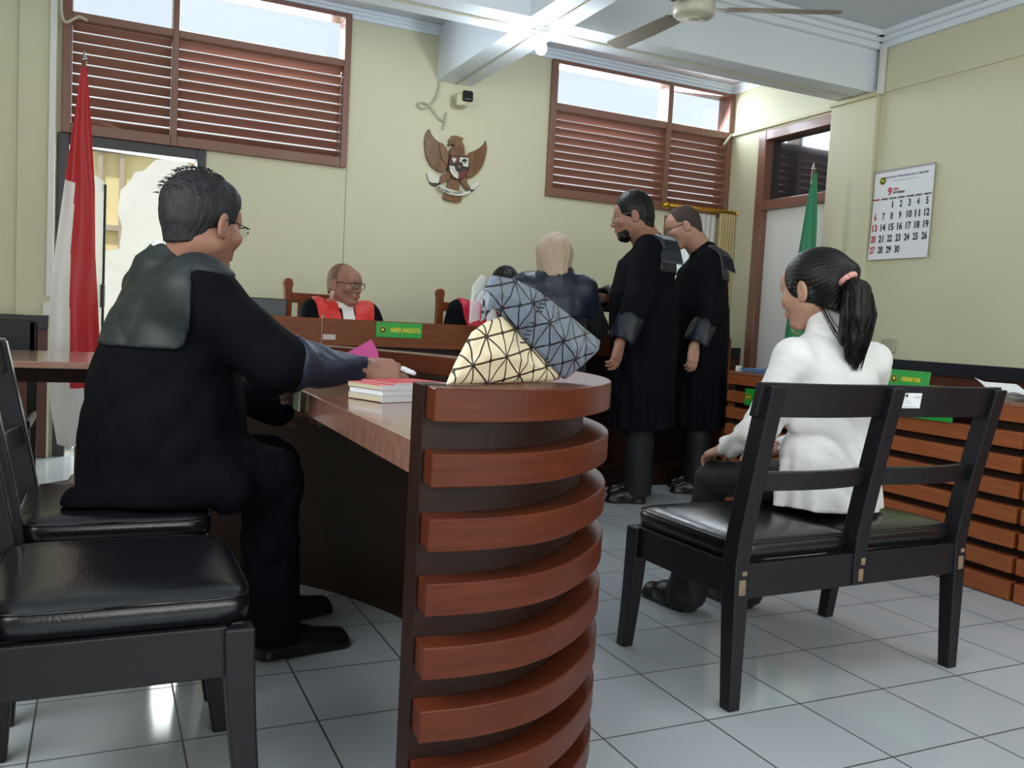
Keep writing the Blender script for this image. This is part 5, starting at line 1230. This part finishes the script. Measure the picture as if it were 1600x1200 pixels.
def hair6(S, T, s, root): short_hair(S, T, s, m_hair_s, root, 0.0028, (0.055, 0.100), (0.034, -0.030), (-0.085, -0.060), 0.0008, 0.0, freq=200)
def flap6(root, TB):
    q = MB(); P = [(-0.03, -0.055, 1.478), (-0.10, -0.075, 1.468), (-0.16, -0.10, 1.425), (-0.20, -0.12, 1.35)]
    r0 = [TB @ Vector((x, y+0.03, z+0.004)) for x, y, z in P]; r1 = [TB @ Vector((x, y-0.045, z-0.030)) for x, y, z in P]; dn = Vector((0, 0, -0.012))
    q.ring([[a, b, b+dn, a+dn] for a, b in zip(r0, r1)], smooth=False); keep(q.build('shoulder_flap', m_robe_n, None, 0.004), root)
standing_lawyer('standing balding man with dark glasses in a long black robe, nearest the curtain', (3.265, 4.30), -56, (3.095, 4.30, 1.575), -58, 22, 1.02, SK['c'],
    A3((3.185, 4.16, 1.385), (3.145, 4.06, 1.09), (3.03, 4.04, 0.885)), A3((3.35, 4.42, 1.385), (3.31, 4.43, 1.08), (3.19, 4.44, 0.90)),
    ((-0.08, -0.05, -1), (0.1, -1, 0.0), -1, (0.35, 0.4, 0.45, 0.5)), ((-0.2, 0, -1), (0.5, 0.8, 0.0), 1, (0.4, 0.4, 0.4, 0.4)), 1.3, hair6, flap6, 23,
    [(np.array((3.30, 4.19, 0)), np.array((3.10, 4.27, 0))), (np.array((3.38, 4.33, 0)), np.array((3.20, 4.44, 0)))], dict(glk=dict(r=0.0018)), 0.40)

# ---------------------------------------------------------------- woman in a hijab at the bench
def hijab_woman():
    base = (2.19, 4.17); root = empty('person', (base[0], base[1], 0), 0, 'woman in beige headscarf and black robe seen from behind at the judges bench', 'person')
    az = 18; TB = HT((base[0], base[1], 0), az); TH = HT((2.185, 4.19, 1.315), 12, 14); L = lambda x, y, z: np.array(TB @ Vector((x, y, z)))
    F, S = head_mesh(TH, L(0, 0.0, 1.20), 0.93); hm = F.mesh()
    aL = A3(L(-0.16, 0.0, 1.16), L(-0.24, 0.10, 0.95), L(-0.12, 0.26, 1.00)); aR = A3(L(0.16, 0, 1.16), L(0.26, 0.08, 0.96), L(0.17, 0.24, 1.00))
    tor = [(L(0, 0, 0.7), L(0, 0, 0.95), 0.10, 0.11), (L(-0.11, 0, 1.14), L(0.11, 0, 1.14), 0.05, 0.05), (L(0, 0, 0.95), L(0, 0, 1.10), 0.11, 0.06)]
    for sx in (-1, 1): tor += [(L(sx*0.08, -0.02, 0.7), L(sx*0.08, -0.06, 0.40), 0.07, 0.05), (L(sx*0.08, -0.06, 0.40), L(sx*0.08, -0.04, 0.08), 0.05, 0.036)]
    for A in (aL, aR): tor += [(A[0], A[1], 0.04, 0.032), (A[1], A[2], 0.032, 0.024)]
    lo = np.array((base[0]-0.5, base[1]-0.5, 0.02)); hi = np.array((base[0]+0.5, base[1]+0.5, 1.38))
    hands = [hand_mesh(A[2], d, (0, 0, 1), sd, (0.3, 0.3, 0.35, 0.4), 0.9, arm=A[1]*0.3+A[2]*0.7) for A, d, sd in ((aL, (0.3, 1, -0.05), 1), (aR, (0.05, 1, -0.05), -1))]
    fobj('body', joinmesh('body', [hm, body_mesh(tor, lo, hi, 0.014)]+hands), SK['c'], root); face_bits(S, root, brows=m_hair)
    # headscarf
    H = Field((base[0]-0.25, base[1]-0.25, 1.05), (base[0]+0.25, base[1]+0.3, 1.47), 0.0045); H.set_local(S)
    H.ell((0, -0.014, 0.036), (0.090, 0.112, 0.097)); H.cone((0, -0.03, 0.01), (0, -0.035, -0.11), 0.092, 0.084, 0.05); H.cone((-0.055, 0.0, -0.03), (-0.062, 0.0, -0.15), 0.045, 0.032, 0.03); H.cone((0.055, 0.0, -0.03), (0.062, 0.0, -0.15), 0.045, 0.032, 0.03)
    H.ell((0, 0.10, -0.005), (0.052, 0.07, 0.080), k=0.012, op='sub'); H.wrinkle(0.009, 24, 8, (1, 1, 0.45))
    fobj('headscarf', H, mat('scarf_beige', (176, 156, 134), 0.75, 0.06, 20, 0.2, 200, sheen=0.2), root)
    R = Field(lo, hi, 0.008); R.set_local(TB)
    R.tubez([(0.42, 0, -0.03, .20, .16), (0.7, 0, -0.03, .195, .155), (0.95, 0, -0.02, .185, .145), (1.10, 0, -0.01, .195, .125), (1.18, 0, -0.01, .170, .095), (1.225, 0, -0.005, .11, .08)], 0.03, fold=(9, 0.04, 0.95, 0.5))
    R.cone((-0.15, -0.005, 1.16), (0.15, -0.005, 1.16), 0.055, None, 0.05); R.cone((0, -0.01, 1.20), (0, 0.0, 1.265), 0.104, 0.092, 0.03); R.set_local(None)
    for A in (aL, aR): R.cone(A[0], A[1], 0.070, 0.066, 0.04); R.cone(A[1], A[1]*0.15+A[2]*0.85, 0.066, 0.062, 0.03, fold=(5, 0.005)); d = (A[2]-A[1])/np.linalg.norm(A[2]-A[1]); R.cone(A[1]*0.15+A[2]*0.85+d*0.07, A[2]-d*0.02, 0.05, 0.045, 0.0, 'sub')
    R.wrinkle(0.007, 18, 4, (1, 1, 0.6)); fobj('robe', R, m_robe_n, root)
    fobj('satin_yoke', part_of(R, 0.006, lambda q: (q.set_local(TB), q.rbox((0, -0.10, 1.14), (0.23, 0.13, 0.13), 0.02, k=0))), mat('satin_navy', (26, 33, 48), 0.42, 0.2, 10, 0.3, 30, spec=0.45), root)
    Q = Field(lo, (hi[0], hi[1], 0.6), 0.01)
    for sx in (-1, 1): Q.cone(L(sx*0.085, -0.05, 0.5), L(sx*0.085, -0.03, 0.08), 0.08, 0.07, 0.01)
    fobj('trousers', Q, m_trs, root); shoes([(L(-0.085, -0.07, 0), L(-0.085, 0.15, 0)), (L(0.085, -0.07, 0), L(0.085, 0.15, 0))], root)
hijab_woman()

# ---------------------------------------------------------------- seated judges
def judge(label, base, az, head_at, haz, nod, sk, stole, hairf, lean=0.0, gl=True, seed=1, hs=1.0, sh=1.0):
    root = empty('person', (base[0], base[1], 0), 0, label, 'person'); TB = HT((base[0], base[1], 0), az); L = lambda x, y, z: np.array(TB @ Vector((x, y, z)))
    TH = HT(head_at, haz, nod); F, S = head_mesh(TH, L(0, lean, sh-0.02), hs, chubby=0.006, neck_r=0.060); hm = F.mesh()
    aL = A3(L(-0.17, lean, sh-0.045), L(-0.25, 0.06+lean*.5, 0.76), L(-0.14, 0.26, 0.86)); aR = A3(L(0.17, lean, sh-0.045), L(0.25, 0.06+lean*.5, 0.76), L(0.14, 0.26, 0.86))
    tor = [(L(0, -0.02, 0.55), L(0, lean*.6, 0.85), 0.12, 0.12), (L(-0.12, lean, sh-0.06), L(0.12, lean, sh-0.06), 0.05, 0.05), (L(0, lean*.6, 0.85), L(0, lean, sh-0.03), 0.12, 0.07)]
    for sx in (-1, 1): tor += [(L(sx*0.09, 0, 0.53), L(sx*0.12, 0.28, 0.50), 0.075, 0.055), (L(sx*0.12, 0.28, 0.50), L(sx*0.12, 0.26, 0.09), 0.052, 0.036)]
    for A in (aL, aR): tor += [(A[0], A[1], 0.042, 0.034), (A[1], A[2], 0.034, 0.025)]
    lo = np.array((base[0]-0.5, base[1]-0.55, 0.02)); hi = np.array((base[0]+0.5, base[1]+0.5, 1.3))
    hands = [hand_mesh(A[2], np.array(TB.to_3x3() @ Vector((dx, 1, -0.02))), (0, 0, 1), sd, (0.3, 0.3, 0.35, 0.4), 0.95, arm=A[1]*0.3+A[2]*0.7) for A, dx, sd in ((aL, 0.5, 1), (aR, -0.5, -1))]
    fobj('body', joinmesh('body', [hm, body_mesh(tor, lo, hi, 0.014)]+hands), sk, root); face_bits(S, root)
    if gl: glasses(S, root, m_glassf, r=0.0018)
    if hairf: hairf(S, TH, hs, root)
    R = Field(lo, hi, 0.007); R.set_local(TB)
    R.tubez([(0.40, 0, 0.05, .24, .20), (0.6, 0, 0.0, .21, .17), (0.8, 0, lean*.5, .20, .155), (sh-0.13, 0, lean*.8, .205, .14), (sh-0.05, 0, lean, .185, .105), (sh, 0, lean, .115, .075)], 0.03, fold=(7, 0.03, 0.9, 0.5))
    R.cone((-0.16, lean, sh-0.045), (0.16, lean, sh-0.045), 0.058, None, 0.05); R.cone((0, lean-0.008, sh-0.02), (0, lean+0.004, sh+0.035), 0.088, 0.070, 0.03); R.set_local(None)
    for A in (aL, aR):
        R.cone(A[0], A[1], 0.078, 0.075, 0.045); R.cone(A[1], A[1]*0.15+A[2]*0.85, 0.075, 0.066, 0.03, fold=(5, 0.006)); d = (A[2]-A[1])/np.linalg.norm(A[2]-A[1]); R.cone(A[1]*0.15+A[2]*0.85+d*0.07, A[2]-d*0.02, 0.055, 0.045, 0.0, 'sub')
    R.wrinkle(0.006, 18, seed, (1, 1, 0.6)); fobj('robe', R, m_robe, root)
    def st(q):
        q.set_local(TB)
        for sx in (-1, 1):
            q.chain([(sx*0.115, lean-0.10, sh-0.03), (sx*0.120, lean+0.03, sh+0.01), (sx*0.105, lean+0.13, sh-0.10), (sx*0.075, lean+0.17, sh-0.25), (sx*0.07, 0.16, 0.62)], [0.066, 0.070, 0.066, 0.060, 0.06], 0.0)
        q.cone((-0.11, lean-0.10, sh-0.03), (0.11, lean-0.10, sh-0.03), 0.062, None, 0)
        q.cone((0, lean, sh-0.08), (0, lean+0.005, sh+0.05), 0.064, 0.075, 0.0, 'sub'); q.cone((0, lean+0.11, sh-0.02), (0, lean+0.18, sh-0.30), 0.040, 0.028, 0.0, 'sub')
    fobj('stole', part_of(R, 0.006, st), stole, root)
    Jb = part_of(R, 0.010, lambda q: (q.set_local(TB), q.cone((0, lean+0.09, sh+0.0), (0, lean+0.16, sh-0.30), 0.036, 0.048, 0.0)), 0.004)
    fobj('jabot', Jb, m_white, root)
    fobj('collar', part_of(R, 0.003, lambda q: (q.set_local(TB), q.cone((0, lean+0.03, sh+0.015), (0, lean+0.03, sh+0.032), 0.074, 0.072, 0.0), q.half((0, lean+0.015, sh), (0, -1, 0), 'and')), 0.01), m_white, root)
    shoes([(L(-0.12, 0.22, 0), L(-0.12, 0.45, 0)), (L(0.12, 0.22, 0), L(0.12, 0.45, 0))], root)
    return S
m_hair_p = mat('hair_shaved_thin', (112, 82, 68), 0.7, 0.1, 60)
def hair2(S, T, s, root): short_hair(S, T, s, m_hair_p, root, 0.0018, (0.012, 0.10), (0.012, -0.020), (-0.085, -0.055), 0.0006, 0.0, freq=200)
judge('bald judge with glasses, red stole and white jabot seated behind the bench', (1.265, 5.07), 168, (1.268, 5.03, 1.128), 140, 3, SK['b'], m_redst, hair2, 0.0, True, 31, 1.05, 1.015)
def hair3(S, T, s, root): short_hair(S, T, s, m_hair, root, 0.012, (0.080, 0.078), (0.030, -0.012), (-0.085, -0.070), 0.003, 0.006)
judge('judge with bowed head and crimson stole, half hidden behind the patterned bag', (2.16, 5.10), 176, (2.255, 4.97, 1.175), 172, 42, SK['b'], m_redp, hair3, 0.05, False, 37, 1.0, 1.06)
# ---------------------------------------------------------------- man seated behind the near desk
def near_man():
    base = (0.14, 2.46); root = empty('person', (base[0], base[1], 0), 0, 'seated man with greying hair and glasses in black robe, reaching across the near desk', 'person'); az = 80
    TB = HT((base[0], base[1], 0), az); L = lambda x, y, z: np.array(TB @ Vector((x, y, z)))
    TH = HT((0.232, 2.44, 1.168), 52, 8); hs = 1.06
    F, S = head_mesh(TH, L(0.0, 0.05, 1.05), hs, 0.0026, chubby=0.010, neck_r=0.066); hm = F.mesh()
    aR = A3(L(0.195, 0.045, 0.995), (0.405, 2.235, 0.825), (0.655, 2.33, 0.812)); aL = A3(L(-0.20, 0.03, 0.995), L(-0.27, 0.16, 0.74), L(-0.13, 0.38, 0.66))
    tor = [(L(0, -0.02, 0.56), L(0, 0.0, 0.82), 0.11, 0.11), (L(-0.13, 0.04, 0.98), L(0.13, 0.04, 0.98), 0.06, 0.06), (L(0, 0.02, 0.82), L(0, 0.04, 1.0), 0.11, 0.07)]
    kn = A3((0.42, 2.37, 0.50), (0.46, 2.62, 0.50)); an = A3((0.44, 2.40, 0.10), (0.47, 2.66, 0.10))
    for k_, a_, sx in ((kn[0], an[0], 1), (kn[1], an[1], -1)): tor += [(L(sx*0.10, 0.02, 0.54), k_, 0.075, 0.055), (k_, a_, 0.05, 0.036)]
    for A in (aR, aL): tor += [(A[0], A[1], 0.050, 0.040), (A[1], A[2], 0.040, 0.027)]
    lo = np.array((-0.35, 1.95, 0.02)); hi = np.array((0.85, 3.0, 1.25))
    hd = [hand_mesh(aR[2], (1, 0.06, -0.06), (-0.05, -0.75, 0.75), 1, (0.55, 0.62, 0.70, 0.75), 1.02, 0.0024, 0.5, arm=aR[1]*0.25+aR[2]*0.75, arm_r=0.030),
          hand_mesh(aL[2], (0.8, 0.3, -0.1), (0, 0, 1), -1, (0.3, 0.3, 0.3, 0.3), 1.0, arm=aL[1]*0.25+aL[2]*0.75)]
    fobj('body', joinmesh('body', [hm, body_mesh(tor, lo, hi, 0.013)]+hd), SK['b'], root); face_bits(S, root); glasses(S, root, m_glassf, 0.028, 0.019, 0.0014, top_only=True, out=0.006)
    # thick short greying hair, a little ruffled at the crown
    c = np.array(TH.translation); H = Field(c-(0.17, 0.17, 0.16), c+(0.17, 0.17, 0.19), 0.003); H.set_local(S)
    H.ell((0, -0.014, 0.040), (0.088*hs, 0.108*hs, 0.098*hs)); H.ell((0, 0.035, 0.075), (0.070*hs, 0.055*hs, 0.045*hs), k=0.03); H.cone((0, -0.050, -0.01), (0, -0.040, -0.072), 0.054*hs, 0.047*hs, 0.03)
    H.wrinkle(0.0026, 110, 3, (1, 1, 0.35)); H.half((0, 0.092, 0.070), (0, 0.86, -0.5), 'and', 0.012); H.half((0, 0.022, -0.030), (0, 0.30, -0.95), 'and', 0.008)
    for sx in (-1, 1): H.ell((sx*0.092, 0.004, -0.014), (0.024, 0.026, 0.036), k=0.004, op='sub')
    ho = fobj('hair', H, m_hair_g, root)
    q = MB(); rr = random.Random(2)
    for k in range(420):      # short loose strands standing off the surface
        th = rr.uniform(0, 2*PI); ph = rr.uniform(0.1, 1.45); v = Vector((math.sin(ph)*math.cos(th), math.sin(ph)*math.sin(th), math.cos(ph)))
        if v.y > 0.75: continue
        p = Vector((0.085*v.x, -0.014+0.104*v.y, 0.040+0.095*v.z))*1.0; l = rr.uniform(0.008, 0.016); tdir = (v*0.7+Vector((rr.uniform(-.6, .6), -0.7, -0.25))).normalized()
        q.tube([S @ (p*1.0), S @ (p+tdir*l*0.5), S @ (p+tdir*l+Vector((0, 0, -0.003)))], [0.0012, 0.0009, 0.0003], 4)
    keep(q.build('loose_strands', m_hair_g, None), ho)
    R = Field(lo, hi, 0.007); R.set_local(TB)
    R.tubez([(0.465, 0, 0.03, .26, .235), (0.60, 0, 0.015, .26, .212), (0.75, 0, 0.018, .25, .195), (0.85, 0, 0.028, .24, .180), (0.94, 0, 0.035, .225, .155), (1.02, 0, 0.045, .17, .115), (1.06, 0, 0.05, .115, .09)], 0.03, fold=(7, 0.03, 0.85, 0.45))
    R.cone((-0.16, 0.04, 0.990), (0.16, 0.04, 0.990), 0.068, None, 0.06); R.cone((0, 0.035, 1.03), (0.0, 0.058, 1.085), 0.100, 0.082, 0.03)
    R.rbox((0, 0.045, 1.155), (0.14, 0.16, 0.06), 0, np.array(Matrix.Rotation(math.radians(-20), 3, 'X')), 0.0, 'sub')
    # lap and skirt of the robe over the thighs
    R.set_local(None)
    for sx, k_ in ((1, kn[0]), (-1, kn[1])): R.cone(L(sx*0.10, 0.04, 0.53), k_+(0.0, 0, 0), 0.125, 0.090, 0.05); R.cone(k_, k_+(0.005, 0, -0.16), 0.085, 0.085, 0.04, fold=(5, 0.006))
    R.cone((-0.03, 2.30, 0.47), (0.30, 2.24, 0.50), 0.06, 0.055, 0.06)
    R.cone(aR[0], aR[1], 0.092, 0.082, 0.06); R.cone(aR[1], aR[1]*0.08+aR[2]*0.92, 0.080, 0.044, 0.04, fold=(4, 0.004)); R.cone(aL[0], aL[1], 0.088, 0.08, 0.05); R.cone(aL[1], aL[2], 0.078, 0.06, 0.03)
    R.wrinkle(0.012, 13, 17, (1, 1, 0.7))
    d = (aR[2]-aR[1])/np.linalg.norm(aR[2]-aR[1]); e = aR[1]*0.08+aR[2]*0.92
    X = np.meshgrid(*R.ax, indexing='ij', sparse=True); R.F = np.maximum(R.F, ((X[0]-e[0])*d[0]+(X[1]-e[1])*d[1]+(X[2]-e[2])*d[2]-0.004)*np.where(X[2] > 0.74, 1, 0)+np.where(X[2] > 0.74, 0, -1.0))
    R.cone(e+d*0.03, e-d*0.05, 0.029, 0.027, 0.0, 'sub')
    # seat and desk carve their own space
    R.F = np.maximum(R.F, -np.maximum(np.maximum(np.abs(X[0]-0.05)-0.22, np.abs(X[1]-2.45)-0.32), np.abs(X[2]-0.32)-0.150))
    R.F = np.maximum(R.F, -np.maximum(np.maximum(0.486-X[0], X[0]-2), np.maximum(X[2]-0.748, 0.68-X[2])))
    fobj('robe', R, m_robe, root)
    def yk(q):
        q.set_local(TB); q.rbox((0, -0.16, 1.00), (0.33, 0.165, 0.150), 0.03, k=0); q.cone((0.04, -0.03, 1.05), (0.10, 0.10, 1.06), 0.075, 0.05, 0); q.cone((0.12, -0.08, 1.00), (0.175, 0.05, 1.055), 0.115, 0.085, 0)
    fobj('back_yoke', part_of(R, 0.008, yk), m_yoke, root)
    def slv(q): q.set_local(None); q.cone(aR[1]*0.60+aR[2]*0.40, e, 0.10, 0.07, 0)
    fobj('forearm_sleeve', part_of(R, 0.006, slv, 0.008), mat('sleeve_navy', (24, 34, 56), 0.5, 0.1, 8, 0.2, 200), root)
    C = Field(c-(0.16, 0.16, 0.25), c+(0.16, 0.16, 0.0), 0.004); C.set_local(TB); C.cone((0, 0.030, 1.03), (0, 0.052, 1.10), 0.080, 0.077, 0); C.rbox((0, 0.045, 1.164), (0.14, 0.16, 0.06), 0, np.array(Matrix.Rotation(math.radians(-20), 3, 'X')), 0.0, 'sub')
    fobj('shirt_collar', C, m_white, root)
    Q = Field((0.25, 2.2, 0.02), (0.65, 2.85, 0.6), 0.008)
    for k_, a_ in zip(kn, an): Q.cone(k_+(0, 0, -0.04), a_+(0, 0, -0.02), 0.072, 0.080, 0.01, fold=(5, 0.003))
    Q.F = np.maximum(Q.F, 0.05-Q.ax[2][None, None, :]); fobj('trousers', Q, m_robe, root)
    shoes([(np.array((0.40, 2.40, 0)), np.array((0.67, 2.44, 0))), (np.array((0.43, 2.66, 0)), np.array((0.69, 2.74, 0)))], root)
near_man()
# what he holds
T = frame_T((0.650, 2.375, 0.855), (1, 0.05, 0.10), (-0.1, 0.12, 1.0))
pf = empty('magenta_folder', (0.655, 2.375, 0.80), 0, 'magenta folder held up in the hand of the seated man', 'folder'); m_mag = mat('folder_magenta', (176, 42, 124), 0.4)
keep(MB().prism([(-0.075, -0.040), (0.055, -0.040), (0.052, 0.0), (0.037, 0.032), (-0.060, -0.010)], 0.0, 0.002, T).build('front_cover', m_mag), pf)
keep(MB().prism([(-0.075, -0.040), (0.055, -0.040), (0.050, -0.004), (0.035, 0.028), (-0.060, -0.012)], -0.006, -0.003, T).build('back_cover', m_mag), pf)
keep(MB().prism([(-0.07, -0.038), (0.052, -0.038), (0.048, -0.01), (-0.055, -0.014)], -0.003, 0.0, T).build('pages', M['paper']), pf)
tb = Field((0.73, 2.25, 0.77), (0.83, 2.40, 0.86), 0.0025); tb.cone((0.765, 2.335, 0.812), (0.795, 2.33, 0.802), 0.011, 0.009, 0.004); tb.ell((0.79, 2.34, 0.805), (0.012, 0.011, 0.010), k=0.004); tb.wrinkle(0.004, 120, 5)
o = fobj('tissue', tb, M['paper']); tag(o, 'crumpled white tissue in the fingers of the seated man', 'tissue')

# ---------------------------------------------------------------- woman seated on the bench
def bench_woman():
    base = (2.00, 1.975); root = empty('person', (base[0], base[1], 0), 0, 'woman in white shirt with black ponytail seated on the bench, seen from behind', 'person'); az = -2
    TB = HT((base[0], base[1], 0), az); L = lambda x, y, z: np.array(TB @ Vector((x, y, z)))
    TH = HT((1.940, 2.012, 1.099), -12, 10); hs = 0.99
    F, S = head_mesh(TH, L(-0.01, 0.0, 0.99), hs, 0.0026, neck_r=0.047); hm = F.mesh()
    aL = A3(L(-0.168, 0.0, 0.900), L(-0.215, 0.06, 0.68), (1.855, 2.27, 0.585)); aR = A3(L(0.168, 0.0, 0.900), L(0.215, 0.06, 0.68), (2.07, 2.28, 0.575))
    tor = [(L(0, 0.0, 0.54), L(0, 0.01, 0.75), 0.085, 0.075), (L(-0.10, 0, 0.90), L(0.10, 0, 0.90), 0.036, 0.036), (L(0, 0.01, 0.75), L(0, 0, 0.96), 0.075, 0.045)]
    kn = A3((1.885, 2.36, 0.470), (2.09, 2.36, 0.470)); an = A3((1.840, 2.41, 0.11), (2.065, 2.38, 0.11))
    for k_, a_, sx in ((kn[0], an[0], -1), (kn[1], an[1], 1)): tor += [(L(sx*0.085, 0.0, 0.52), k_, 0.055, 0.045), (k_, a_, 0.04, 0.032)]
    for A in (aL, aR): tor += [(A[0], A[1], 0.032, 0.028), (A[1], A[2], 0.028, 0.022)]
    lo = np.array((1.60, 1.70, 0.02)); hi = np.array((2.40, 2.62, 1.12))
    hd = [hand_mesh(aL[2], (0.05, 1, -0.35), (-0.3, 0.2, 1), 1, (0.35, 0.35, 0.4, 0.4), 0.88, arm=aL[1]*0.3+aL[2]*0.7), hand_mesh(aR[2], (-0.15, 1, -0.3), (0.2, 0.2, 1), -1, (0.35, 0.35, 0.4, 0.4), 0.88, arm=aR[1]*0.3+aR[2]*0.7)]
    fobj('body', joinmesh('body', [hm, body_mesh(tor, lo, hi, 0.013)]+hd), SK['c'], root); face_bits(S, root)
    # hair swept back into a ponytail
    H = Field((1.72, 1.76, 0.84), (2.12, 2.20, 1.27), 0.003); H.set_local(S)
    H.ell((0, -0.016, 0.036), (0.086, 0.108, 0.094)); H.cone((0, -0.05, 0.0), (0, -0.052, -0.055), 0.064, 0.052, 0.03); H.cone((0, -0.07, 0.035), (0.012, -0.118, 0.040), 0.055, 0.020, 0.04)
    H.cone((-0.068, 0.02, 0.01), (-0.070, -0.02, -0.02), 0.016, 0.018, 0.02); H.cone((0.068, 0.02, 0.01), (0.070, -0.02, -0.02), 0.016, 0.018, 0.02)
    H.half((0, 0.080, 0.066), (0, 0.90, -0.42), 'and', 0.010); H.half((0, 0.035, -0.020), (0, 0.42, -0.90), 'and', 0.010)
    for sx in (-1, 1): H.ell((sx*0.094, -0.006, -0.010), (0.026, 0.024, 0.036), k=0.006, op='sub')
    # combed-back grooves radiating from the tie
    idx = np.nonzero(np.abs(H.F) < 0.02); Mi = np.array((S).inverted()); Pw = np.stack([H.ax[i][idx[i]] for i in range(3)]+[np.ones(len(idx[0]))], 0); Pl = Mi @ Pw
    angg = np.arctan2(Pl[2]-0.03, Pl[0]-0.005); H.F[idx] += (0.0006*np.sin(angg*40+3*np.sin(Pl[1]*40))+0.0004*np.sin(angg*97)).astype(np.float32)
    H.set_local(None); P = A3((1.938, 1.885, 1.138), (1.952, 1.856, 1.095), (1.958, 1.856, 1.035), (1.960, 1.862, 0.97), (1.968, 1.868, 0.915), (1.980, 1.868, 0.888))
    Pt = Field((1.84, 1.74, 0.84), (2.14, 1.96, 1.20), 0.003); Pt.chain(P, [0.020, 0.042, 0.054, 0.048, 0.030, 0.010], 0.02, flat=((0, 1, 0), 0.62))
    Pt.cone((1.94, 1.87, 1.07), (1.93, 1.885, 0.96), 0.030, 0.018, 0.02); Pt.wrinkle(0.006, 60, 4, (1.4, 1.4, 0.12)); Pt.wrinkle(0.0025, 150, 9, (1.4, 1.4, 0.10))
    ho = fobj('hair', H, m_hair, root); po_ = fobj('ponytail', Pt, m_hair, root)
    q = MB(); rr = random.Random(5)
    for k in range(170):     # loose strands down the ponytail
        o_ = Vector((rr.uniform(-1, 1), rr.uniform(-1, 0.6), 0)); pts = []
        n0 = rr.randint(0, 2); rad = [0.018, 0.040, 0.050, 0.045, 0.030, 0.012]
        for j in range(n0, 6): v = Vector(P[j]); pts.append(v+Vector((o_.x*rad[j], o_.y*rad[j]*0.65, 0))+Vector((rr.uniform(-.004, .004), rr.uniform(-.003, .003), 0)))
        pts[-1] += Vector((rr.uniform(-0.010, 0.010), 0, rr.uniform(-0.02, 0.03))); q.tube(pts, [0.0013]*(len(pts)-1)+[0.0004], 4)
    for k in range(14): a_ = Vector((1.90+rr.uniform(-.02, .02), 1.94, 1.06)); q.tube([a_, a_+Vector((0.01, -0.03, -0.05)), a_+Vector((0.03+rr.uniform(0, .03), -0.04, -0.10))], 0.0007, 4)
    keep(q.build('loose_strands', m_hair, None, smooth=True), po_)
    tc_ = Vector((1.938, 1.888, 1.137)); dirn = (Vector(P[1])-tc_).normalized(); up_ = dirn.orthogonal().normalized(); sd_ = dirn.cross(up_); pts = [tc_+dirn*0.004+0.021*(math.cos(2*PI*k/20)*up_+math.sin(2*PI*k/20)*sd_) for k in range(21)]
    keep(MB().tube(pts, 0.0085, 8).build('hair_tie', mat('tie_pink', (206, 150, 140), 0.7), None, smooth=True), root)
    # shirt
    R = Field(lo, hi, 0.006); R.set_local(TB)
    R.tubez([(0.455, 0.0, -0.02, .178, .135), (0.52, 0, -0.015, .172, .135), (0.66, 0, 0.0, .150, .115), (0.80, 0, 0.0, .168, .118), (0.875, 0, 0.0, .172, .108), (0.935, 0, 0.0, .135, .085), (0.985, -0.01, 0.0, .080, .066)], 0.03, fold=(6, 0.05, 0.72, 0.45))
    R.cone((-0.145, 0, 0.890), (-0.03, 0, 0.940), 0.054, 0.05, 0.05); R.cone((0.145, 0, 0.890), (0.03, 0, 0.940), 0.054, 0.05, 0.05); R.cone((-0.012, -0.002, 0.965), (-0.038, 0.008, 1.022), 0.070, 0.060, 0.02)
    R.set_local(None)
    for A in (aL, aR):
        R.cone(A[0], A[1], 0.062, 0.056, 0.03, fold=(5, 0.003)); e = A[1]*0.14+A[2]*0.86; R.cone(A[1], e, 0.056, 0.042, 0.02, fold=(5, 0.005))
    R.wrinkle(0.0055, 16, 12, (1, 1, 0.8)); 
    # diagonal drag folds at the waist
    idx = np.nonzero(np.abs(R.F) < 0.03); z_ = R.ax[2][idx[2]]; x_ = R.ax[0][idx[0]]; g_ = np.clip(1-np.abs(z_-0.62)/0.16, 0, 1)
    R.F[idx] += (g_*0.017*(1-np.abs(np.sin((z_*1.0+x_*0.75)*26+1.5*np.sin(x_*22))))**2).astype(np.float32)
    for A in (aL, aR): d = (A[2]-A[1])/np.linalg.norm(A[2]-A[1]); e = A[1]*0.14+A[2]*0.86; R.cone(e+d*0.05, e-d*0.02, 0.030, 0.027, 0.0, 'sub')
    R.half((0, 0, 0.452), (0, 0, -1), 'and')
    R.set_local(TB); R.rbox((-0.03, 0.03, 1.092), (0.14, 0.14, 0.06), 0, np.array(Matrix.Rotation(math.radians(-16), 3, 'X')), 0.0, 'sub')
    fobj('shirt', R, m_white, root)
    cu = part_of(R, 0.0035, lambda q: (q.set_local(TB), q.cone((-0.016, 0.0, 0.998), (-0.036, 0.010, 1.040), 0.084, 0.076, 0.0)), 0.006); fobj('collar', cu, m_white, root)
    Q = Field(lo, (hi[0], hi[1], 0.62), 0.0065)
    for k_, a_, sx in ((kn[0], an[0], -1), (kn[1], an[1], 1)):
        Q.cone(L(sx*0.08, 0.0, 0.525), k_, 0.080, 0.058, 0.02); Q.cone(k_, (k_+a_)*0.5, 0.058, 0.056, 0.02); Q.cone((k_+a_)*0.5, a_+(0, 0, -0.05), 0.056, 0.072, 0.01, fold=(5, 0.003))
    Q.wrinkle(0.004, 24, 6); Q.F = np.maximum(Q.F, 0.018-Q.ax[2][None, None, :]); X = np.meshgrid(*Q.ax, indexing='ij', sparse=True); Q.F = np.maximum(Q.F, -np.maximum(X[1]-2.20, X[2]-0.449))
    fobj('trousers', Q, m_trs, root)
    shoes([((an[0]*(1, 1, 0))+(0.01, -0.03, 0), (an[0]*(1, 1, 0))+(-0.03, 0.20, 0)), ((an[1]*(1, 1, 0))+(0.01, -0.03, 0), (an[1]*(1, 1, 0))+(-0.02, 0.20, 0))], root)
bench_woman()
